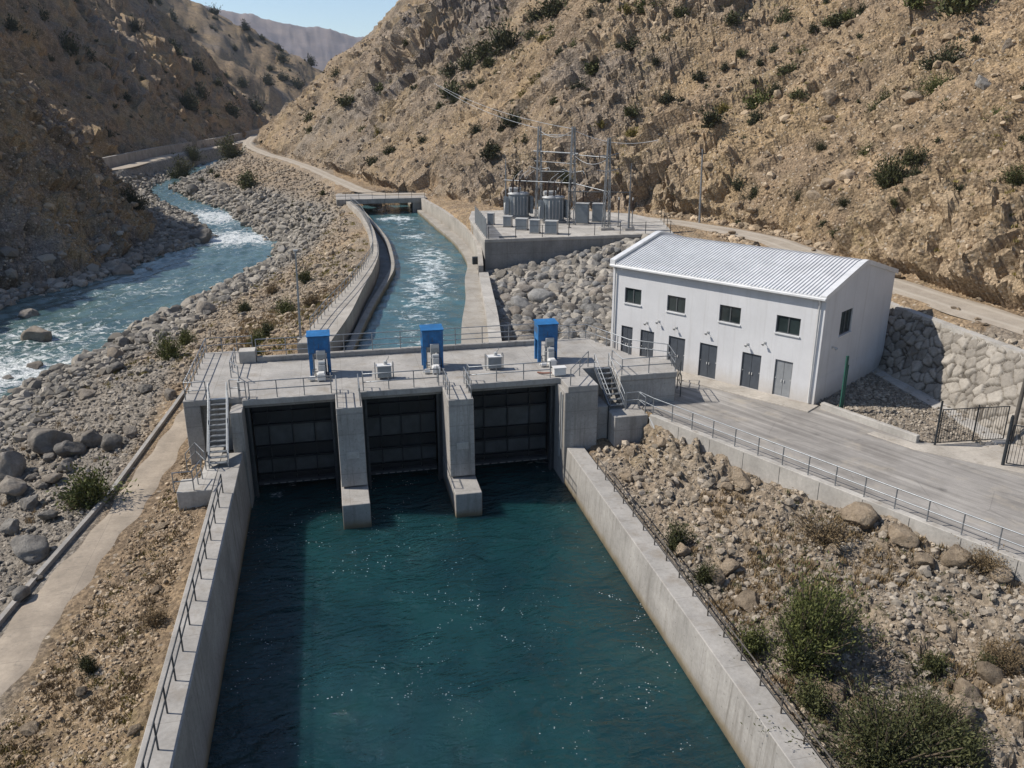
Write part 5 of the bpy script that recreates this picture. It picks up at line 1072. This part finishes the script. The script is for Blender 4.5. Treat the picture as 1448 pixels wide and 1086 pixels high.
for i in range(46):
    y = random.uniform(36, 60); x = random.uniform(-24, -14.4) - (60 - y) * .02
    put_rock('boulder', random.choice(RK), x, y, .22 + .5 * random.random() ** 2.5, 'grey boulder on the stony flat between river and dusty path', 'boulder', 'boulders between the river and the path', .3)
for i, (x, y, s) in enumerate(B_RIGHT): put_rock('boulder', RT[i % 7] if i else RT[2], x, y, s * (1.0 if i else 1.1), 'tan boulder half buried in the rocky mound' if i else 'big round tan boulder leaning on the yard retaining wall', 'boulder', 'boulders on the rocky mound' if i else None, .35 if i else .15)
for i, (x, y, s) in enumerate(B_HILL): put_rock('boulder', random.choice(RK if i < 6 else RT), x, y, s * .95, 'pale grey boulder resting high on the sunlit hillside' if i < 6 else 'tan boulder embedded in the sunlit hillside', 'boulder', 'pale boulders on the sunlit hillside' if i < 6 else 'tan boulders in the sunlit hillside', .2)
for i in range(26):
    y = random.uniform(18, 46); xw = 19.1 + (45.9 - y) * .463; x = random.uniform(16.2, xw - .3); s = .2 + .42 * random.random() ** 2.5
    put_rock('boulder', random.choice(RT), x, y, s, 'tan boulder half buried in the rocky mound', 'boulder', 'boulders on the rocky mound', .55)
for i in range(34):
    k = random.random(); y = 30 + 60 * k; x = 44.2 + random.uniform(-.9, .5) if random.random() < .35 else 49.6 + random.uniform(-.6, 1.2) - (2 if 50 < y < 75 else 0)
    put_rock('boulder', random.choice(RT), x, y, .2 + .5 * random.random() ** 2, 'tan boulder beside the dirt road at the foot of the hillside', 'boulder', 'boulders beside the dirt road', .3)

# small stones nobody could count
def rubble(name, X, Y, Zp, S, greyv, base, lod=0, smooth=False):
    n = len(X); rng = np.random.default_rng(31); T = 16
    tm = np.stack([rock_verts(base[0], rng, 7, .16) for _ in range(T)]); nv, nf = len(base[0]), len(base[1])
    k = rng.integers(0, T, n); V = tm[k] * (S[:, None] * rng.uniform(.7, 1.3, (n, 3)))[:, None, :]
    a, b = rng.uniform(0, 6.283, n), rng.normal(0, .5, n); ca, sa, cb, sb = np.cos(a), np.sin(a), np.cos(b), np.sin(b)
    y1 = V[..., 1] * cb[:, None] - V[..., 2] * sb[:, None]; z1 = V[..., 1] * sb[:, None] + V[..., 2] * cb[:, None]
    x2 = V[..., 0] * ca[:, None] - y1 * sa[:, None]; y2 = V[..., 0] * sa[:, None] + y1 * ca[:, None]
    W = np.stack([x2 + X[:, None], y2 + Y[:, None], z1 + (Zp + S * .22)[:, None]], -1).reshape(-1, 3)
    F = (base[1][None] + (np.arange(n) * nv)[:, None, None]).reshape(-1, 3)
    me = npmesh(name, W, F, M['rubble'], smooth, {'tone': np.repeat(rng.random(n), nv), 'grey': np.repeat(greyv, nv)})
    return tag(link(name, me), kind='stuff')
def scatter(n, mask, seed, smin, spow, smax, rng=None):
    """pick grid points of the terrain, about evenly as seen from the middle of the valley"""
    rng = np.random.default_rng(seed); idx = np.where(mask)[0]; pr = np.ones(len(idx)); c = rng.choice(idx, n)
    r = np.hypot(TP[c, 0], TP[c, 1]); j = rng.normal(0, 1, (n, 2)) * (r * .002)[:, None]
    s = np.clip(smin * r * (1 - rng.random(n)) ** (-1 / spow), 0, smax * np.clip(r / 60, .5, 1.6))
    return TP[c, 0] + j[:, 0], TP[c, 1] + j[:, 1], TP[c, 2], s, tgrey[c]
rad = np.hypot(tx, ty); azd = np.degrees(np.arctan2(tx, ty)); view = (azd > -27) & (azd < 52) & (rad < 380)
inr_all = np.minimum(np.interp(ty, *RIV_R) - tx, tx - np.interp(ty, *RIV_L))
ok = view & (tflat < .25)
hillm = ok & (twin == 1); 
rubble('rubble', *scatter(19000, hillm & (rad < 300), 1, .0009, 2.6, .50), I1)
rubble('rubble', *scatter(5000, ok & (twin == 2), 2, .0011, 2.2, .8), I1)
bank = ok & (twin == 0) & (ty > 20) & (inr_all < .6) & (tx < 10) & (tx < np.interp(ty, CY, C_OO) - .4)
lowb = bank & (tx < -13.5 + np.where(ty > 62, 16, 0)); nearr = (inr_all > -9)
rubble('rubble', *scatter(11000, lowb & nearr, 3, .0014, 2.0, .5), I1)
rubble('rubble', *scatter(14000, lowb & ~nearr, 13, .0009, 2.2, .26), I1)
rubble('rubble', *scatter(3500, bank & (inr_all > -5) & (inr_all < .2) & (rad < 260), 4, .0021, 2.6, .6), I2)
rubble('rubble', *scatter(8000, view & (tflat < .75) & (twin == 0) & (tx < -7.9) & (tx > -14) & (ty < 58) & (rad > 20), 5, .0009, 2.0, .22), I1)
rubble('rubble', *scatter(11000, ok & (twin == 0) & (tx > 15.5) & (ty < 46) & (rad > 20) & (poly_sd(tx, ty, [(19, 46.5), (33.4, 14.5), (60, 14.5), (60, 46)]) < -.25), 6, .0011, 2.0, .42), I1)
rip = view & (tx > np.interp(ty, CY, C_BO) + 1.15) & (ty > 58.5) & (ty < 88.3) & (tx < 36) & (tflat < .9)
rubble('rubble', *scatter(6500, rip, 7, .0028, 2.2, .55), I2)
gra = view & (poly_sd(tx, ty, GRAVEL) > .2) & (ty < 56)
rubble('gravel', *scatter(7000, gra, 8, .0010, 2.6, .16), I1)
rubble('rubble', *scatter(2500, ok & (twin == 0) & (tx > 42.4) & (ty < 110), 9, .0012, 2.2, .4), I1)

# ------------------------------------------------------------------ shrubs and dry grass
def bush(seed, nb, lpb, leaf, up=.6, spread=1.0, h=1.0, wisp=.10):
    """branches fanning out of one root, leaf blades along them: unit radius"""
    rng = np.random.default_rng(seed); C = []; Dr = []; Tn = []; stems = MB()
    dirs = rng.uniform(0, 6.283, 6); dl = rng.uniform(.6, 1.1, 6)
    for i in range(nb):
        kk = rng.integers(6); az = dirs[kk] + rng.normal(0, .42); el = np.clip(rng.normal(up, .38), .08, 1.5); L = rng.uniform(.5, 1.15) * dl[kk]; lump = rng.uniform(.2, 1)
        d0 = np.array([math.cos(az) * math.cos(el) * spread, math.sin(az) * math.cos(el) * spread, math.sin(el) * h])
        bend = rng.normal(0, .16, 3) + np.array([0, 0, .10 if el < .6 else -.05])
        t = rng.random(lpb) ** .62; t = .18 + .85 * t
        p = np.outer(t * L, d0) + np.outer(t * t * L, bend) + rng.normal(0, wisp, (lpb, 3)) * (0.35 + t)[:, None]
        p[:, 2] = np.maximum(p[:, 2], .02)
        C.append(p); Dr.append(np.tile(d0, (lpb, 1)) + rng.normal(0, .55, (lpb, 3))); Tn.append(np.clip(.45 * lump + .4 * rng.random(lpb), 0, 1))
        if i % 2 == 0: stems.tube([(0, 0, -.05), tuple(d0 * L * .5 + bend * .25 * L), tuple(d0 * L * .95 + bend * L * .9)], [.024, .015, .006], 4, False)
    C, Dr, Tn = np.concatenate(C), np.concatenate(Dr), np.concatenate(Tn); n = len(C)
    Dr /= np.linalg.norm(Dr, axis=1)[:, None]; s = np.cross(Dr, rng.normal(size=(n, 3))); s /= np.linalg.norm(s, axis=1)[:, None]
    l = leaf * rng.uniform(.6, 1.4, n)[:, None]; wv = s * l * .34
    V = np.stack([C - Dr * l, C + wv, C + Dr * l, C - wv], 1).reshape(-1, 3); F = np.arange(4 * n).reshape(n, 4)
    return V, F, np.repeat(Tn, 4), stems
def bush_mesh(seed, mat, *a, **k):
    V, F, T, st = bush(seed, *a, **k); return npmesh('foliage', V, F, mat, False, {'tone': T}), st.mesh('stem', M['stem'])
SMALL = {m: [bush_mesh(10 * q + s, M[m], 52, 22, .105, .80, 1.0, 1.15) for s in range(4)] for q, m in enumerate(('leaf', 'leaf_dark', 'leaf_green', 'leaf_yellow', 'leaf_dry'))}
MED = {m: [bush_mesh(200 + 10 * q + s, M[m], 70, 48, .058, .85, .95, 1.2) for s in range(3)] for q, m in enumerate(('leaf', 'leaf_green', 'leaf_dry', 'leaf_dark'))}
def shrub(x, y, s, mesh, label, group=None, name='shrub', zs=1.0):
    t = thing(name, label, 'shrub', (x, y, ground_at(x, y) - .06 * s), random.uniform(0, 6.28), group); s = s * random.uniform(.95, 1.1); t.scale = (s, s, s * zs * random.uniform(.85, 1.15))
    link('foliage', mesh[0], t); link('stem', mesh[1], t); return t
rs = random.Random(3)
for x, y, s in HILL:
    k = rs.choice(('leaf', 'leaf', 'leaf_dark', 'leaf', 'leaf_dark', 'leaf_green', 'leaf_yellow')) if y > 100 else rs.choice(('leaf', 'leaf', 'leaf_dark', 'leaf_green'))
    shrub(x, y, s * 1.62, SMALL[k][rs.randrange(4)] if y > 95 else MED[k if k in MED else 'leaf'][rs.randrange(3)], {'leaf': 'olive green shrub on the sunlit rocky hillside', 'leaf_dark': 'dark olive shrub on the sunlit rocky hillside', 'leaf_green': 'fresh green shrub on the sunlit rocky hillside', 'leaf_yellow': 'yellowish dry shrub on the sunlit rocky hillside'}[k], {'leaf': 'olive shrubs on the sunlit hillside', 'leaf_dark': 'dark shrubs on the sunlit hillside', 'leaf_green': 'green shrubs on the sunlit hillside', 'leaf_yellow': 'yellowish shrubs on the sunlit hillside'}[k], zs=.9)
ex = 0
hi = np.where(hillm & (rad > 85) & (rad < 290) & (azd > -6) & (azd < 44) & (fbm(np.stack([tx, ty, tz], 1) * .03 + 4, 3, 97) > .02))[0]
for q in np.random.default_rng(8).choice(hi, 74, replace=False):
    k = rs.choice(('leaf', 'leaf_dark', 'leaf_dark', 'leaf')); shrub(float(TP[q, 0]), float(TP[q, 1]), rs.uniform(.6, 1.5) * (.7 + rad[q] / 260), SMALL[k][rs.randrange(4)], {'leaf': 'olive green shrub on the sunlit rocky hillside', 'leaf_dark': 'dark olive shrub on the sunlit rocky hillside'}[k], {'leaf': 'olive shrubs on the sunlit hillside', 'leaf_dark': 'dark shrubs on the sunlit hillside'}[k])
for x, y, s in FAR: shrub(x, y, s * 1.55, SMALL['leaf_dark'][rs.randrange(4)], 'dark round shrub far away on the sunlit ridge', 'dark shrubs on the far sunlit ridge')
for x, y, s in LEFT: shrub(x, y, s * 1.55, SMALL['leaf_dark'][rs.randrange(4)], 'dark shrub on the shaded slope across the river', 'dark shrubs on the shaded ridge')
for i in range(34):
    a = math.radians(rs.uniform(-13, 1.5)); r = rs.uniform(560, 830); x, y = r * math.sin(a), r * math.cos(a)
    shrub(x, y, rs.uniform(1.2, 3.2), SMALL['leaf_dark'][rs.randrange(4)], 'dark round shrub far away on the sunlit ridge', 'dark shrubs on the far sunlit ridge')
for i in range(12):
    x, y = rs.uniform(-95, -50), rs.uniform(255, 420); shrub(x, y, rs.uniform(1, 2.4), SMALL['leaf_dark'][rs.randrange(4)], 'dark shrub on the shaded slope across the river', 'dark shrubs on the shaded ridge')
for i, (x, y, s) in enumerate(BANK):
    if i == 0: shrub(x, y, s, MED['leaf_dark'][0], 'big dark green bush at the foot of the shaded cliff by the river', name='bush')
    elif i < 5: shrub(x, y, s * 1.4, MED['leaf'][i % 3], 'tall olive green bush beside the upper river', 'tall bushes beside the upper river', name='bush')
    elif y > 140: shrub(x, y, s, SMALL['leaf'][i % 4], 'small olive shrub on the bank below the dirt road', 'small shrubs on the upper river bank')
    elif x > -12.5 or y > 85: shrub(x, y, s * 1.4, MED[('leaf', 'leaf_green', 'leaf_dry')[i % 3]][i % 3], ('olive shrub on the slope beside the outer canal wall', 'green shrub on the slope beside the outer canal wall', 'dry brownish shrub on the slope beside the outer canal wall')[i % 3], 'shrubs on the slope beside the canal wall')
    else: shrub(x, y, s * 1.4, MED['leaf_green'][i % 3], 'yellowish green bush on the bank behind the left end of the deck' if i % 2 else 'grey green bush on the bank behind the left end of the deck', name='bush')
G1 = bush_mesh(501, M['leaf_green'], 230, 85, .023, .95, .8, 1.35, .06); G2 = bush_mesh(502, M['leaf'], 240, 80, .023, .8, .95, 1.05, .065); G3 = bush_mesh(503, M['leaf_dry'], 90, 40, .035, .75, 1.0, .95)
NL = ['bright green spiky shrub on the gravel beside the dusty path', 'small grey shrub beside the bright green one near the path', 'largest leafy green bush in the middle of the rocky mound', 'wide dark green bush at the bottom of the rocky mound', 'small green shrub beside the right channel railing, further back', 'small green shrub beside the right channel railing, further forward', 'brown dry shrub under the yard retaining wall', 'brown dry shrub at the right end of the retaining wall', 'small green tuft between the dusty path and the channel wall', 'tiny dry tuft next to the left channel wall', 'small round shrub on the right side of the mound', 'olive shrub in the lower right corner of the mound', 'grey green shrub right of the wide dark bush', 'dry shrub at the right edge of the mound', 'small shrub at the foot of the wide dark bush']
for i, ((x, y, s), l) in enumerate(zip(NEAR, NL)):
    me = {0: MED['leaf_green'][1], 1: G3, 2: G1, 3: G2, 6: G3, 7: G3, 9: MED['leaf_dry'][0], 13: G3}.get(i, MED['leaf'][i % 3])
    shrub(x, y, s * (1.34 if i == 2 else 1.22 if i == 3 else 1.35), me, l, name='bush' if i in (2, 3) else 'shrub', zs=1.0 if i != 2 else 1.15)
shrub(18.9, 25.8, 2.1, G2, 'green bush growing right behind the largest leafy bush', name='bush'); shrub(15.9, 25.9, 1.1, MED['leaf_green'][2], 'low green bush at the left foot of the largest leafy bush', name='bush'); shrub(19.6, 19.8, 2.0, G2, 'green bush merging into the right of the wide dark bush', name='bush')
def grass(n, mask, seed, patch, hmin=.10, hmax=.32):
    rng = np.random.default_rng(seed); idx = np.where(mask)[0]; P = TP[idx]; f = fbm(P * patch, 3, 55 + seed); idx = idx[f > .05]
    c = np.repeat(rng.choice(idx, n // 28 + 1), 28)[:n]; r = np.hypot(TP[c, 0], TP[c, 1]); B = TP[c] + np.concatenate([rng.normal(0, 1, (n, 2)) * (.05 + r * .0012)[:, None], np.full((n, 1), -.02)], 1)
    h = rng.uniform(hmin, hmax, n); a = rng.uniform(0, 6.283, n); ln = rng.uniform(.1, .7, n)
    d = np.stack([np.cos(a) * ln, np.sin(a) * ln, np.ones(n)], 1) * h[:, None]; wv = np.stack([-np.sin(a), np.cos(a), np.zeros(n)], 1) * (.012 + r * .00025)[:, None]
    V = np.stack([B - wv, B + wv, B + d], 1).reshape(-1, 3); F = np.arange(3 * n).reshape(n, 3)
    return V, F, np.repeat(rng.random(n), 3)
def put_grass(name, mat, *a, **k): V, F, T = grass(*a, **k); tag(link(name, npmesh(name, V, F, M[mat], False, {'tone': T})), kind='stuff')
lm = ok & (twin == 0) & (tx < -8.0) & (tx > -13.5) & (ty < 46) & (rad > 22)
put_grass('dry_grass', 'leaf_dry', 11000, lm, 1, .5, .06, .2); put_grass('dry_grass', 'leaf_yellow', 7000, lm, 2, .6, .05, .18)
rm = ok & (twin == 0) & (tx > 15.6) & (ty < 40) & (rad > 20) & (poly_sd(tx, ty, [(19, 46.5), (33.4, 14.5), (60, 14.5), (60, 46)]) < -.4)
put_grass('dry_grass', 'leaf_dry', 22000, rm, 3, .35, .08, .32); put_grass('dry_grass', 'leaf', 6000, rm, 4, .4, .06, .22)
cm = ok & (twin == 0) & (tx < np.interp(ty, CY, C_OO) - .3) & (tx > -9) & (ty > 60) & (ty < 84)
put_grass('dry_grass', 'leaf_dry', 9000, cm, 5, .25, .12, .4); put_grass('dry_grass', 'leaf_yellow', 3000, cm, 6, .25, .1, .3)
hm = hillm & (rad < 240); put_grass('dry_grass', 'leaf_dry', 16000, hm, 7, .08, .12, .4); put_grass('dry_grass', 'leaf_yellow', 8000, hm, 8, .07, .12, .38)
# ------------------------------------------------------------------ air
def haze(density):
    n = bpy.data.materials.new('haze_air'); n.use_nodes = True; t = n.node_tree; t.nodes.clear(); o = t.nodes.new('ShaderNodeOutputMaterial'); v = t.nodes.new('ShaderNodeVolumePrincipled')
    v.inputs['Color'].default_value = (.72, .84, 1, 1); v.inputs['Density'].default_value = density; v.inputs['Anisotropy'].default_value = 0; t.links.new(v.outputs[0], o.inputs['Volume'])
    top = float(TP[:, 2].max()) + 3
    tag(MB().box(-3600, 3700, -120, 3600, -6, top).build('haze', n), kind='stuff')
haze(.00007)
put_grass('dry_grass', 'leaf_yellow', 9000, bank & (ty > 62) & (ty < 170) & (inr_all < -6), 9, .12, .12, .35); put_grass('dry_grass', 'leaf_dry', 6000, bank & (ty > 36) & (inr_all < -6), 10, .15, .1, .3)
# far and small scrub that only reads as dots
def scrub(n, mask, seed, lo, hi_):
    rng = np.random.default_rng(seed); idx = np.where(mask)[0]; c = rng.choice(idx, n); tv = [bush(900 + k, 16, 14, .16, .8, 1.0, 1.1) for k in range(4)]
    Vs, Ts = [], []
    for q in c:
        V, F, T, _ = tv[rng.integers(4)]; s = rng.uniform(lo, hi_) * (.6 + RAD0[q] / 400); a = rng.uniform(0, 6.28); ca, sa = math.cos(a), math.sin(a)
        W = V @ np.array([[ca, sa, 0], [-sa, ca, 0], [0, 0, 1]]); Vs.append(W * s + TP[q]); Ts.append(T)
    V = np.concatenate(Vs); tag(link('scrub', npmesh('scrub', V, np.arange(len(V)).reshape(-1, 4), M['leaf_dark'], False, {'tone': np.concatenate(Ts)})), kind='stuff')
RAD0 = rad; PN = np.stack([tx, ty, tz], 1)
vis = (azd > -22) & (azd < 47) & (tflat < .2)
far_m = vis & ((twin == 4) & (rad < 860) | (twin == 3) & (rad > 230)); hill_m = vis & (twin == 1) & (rad > 80) & (rad < 320) & (fbm(PN * .05, 3, 98) > -.05)
mix_ = np.zeros(len(tx), bool); f_ = np.where(far_m)[0]; h_ = np.where(hill_m)[0]; g_ = np.random.default_rng(4)
mix_[g_.choice(f_, 330, replace=False)] = True; mix_[g_.choice(h_, 260, replace=False)] = True
scrub(560, mix_, 12, .3, .95)
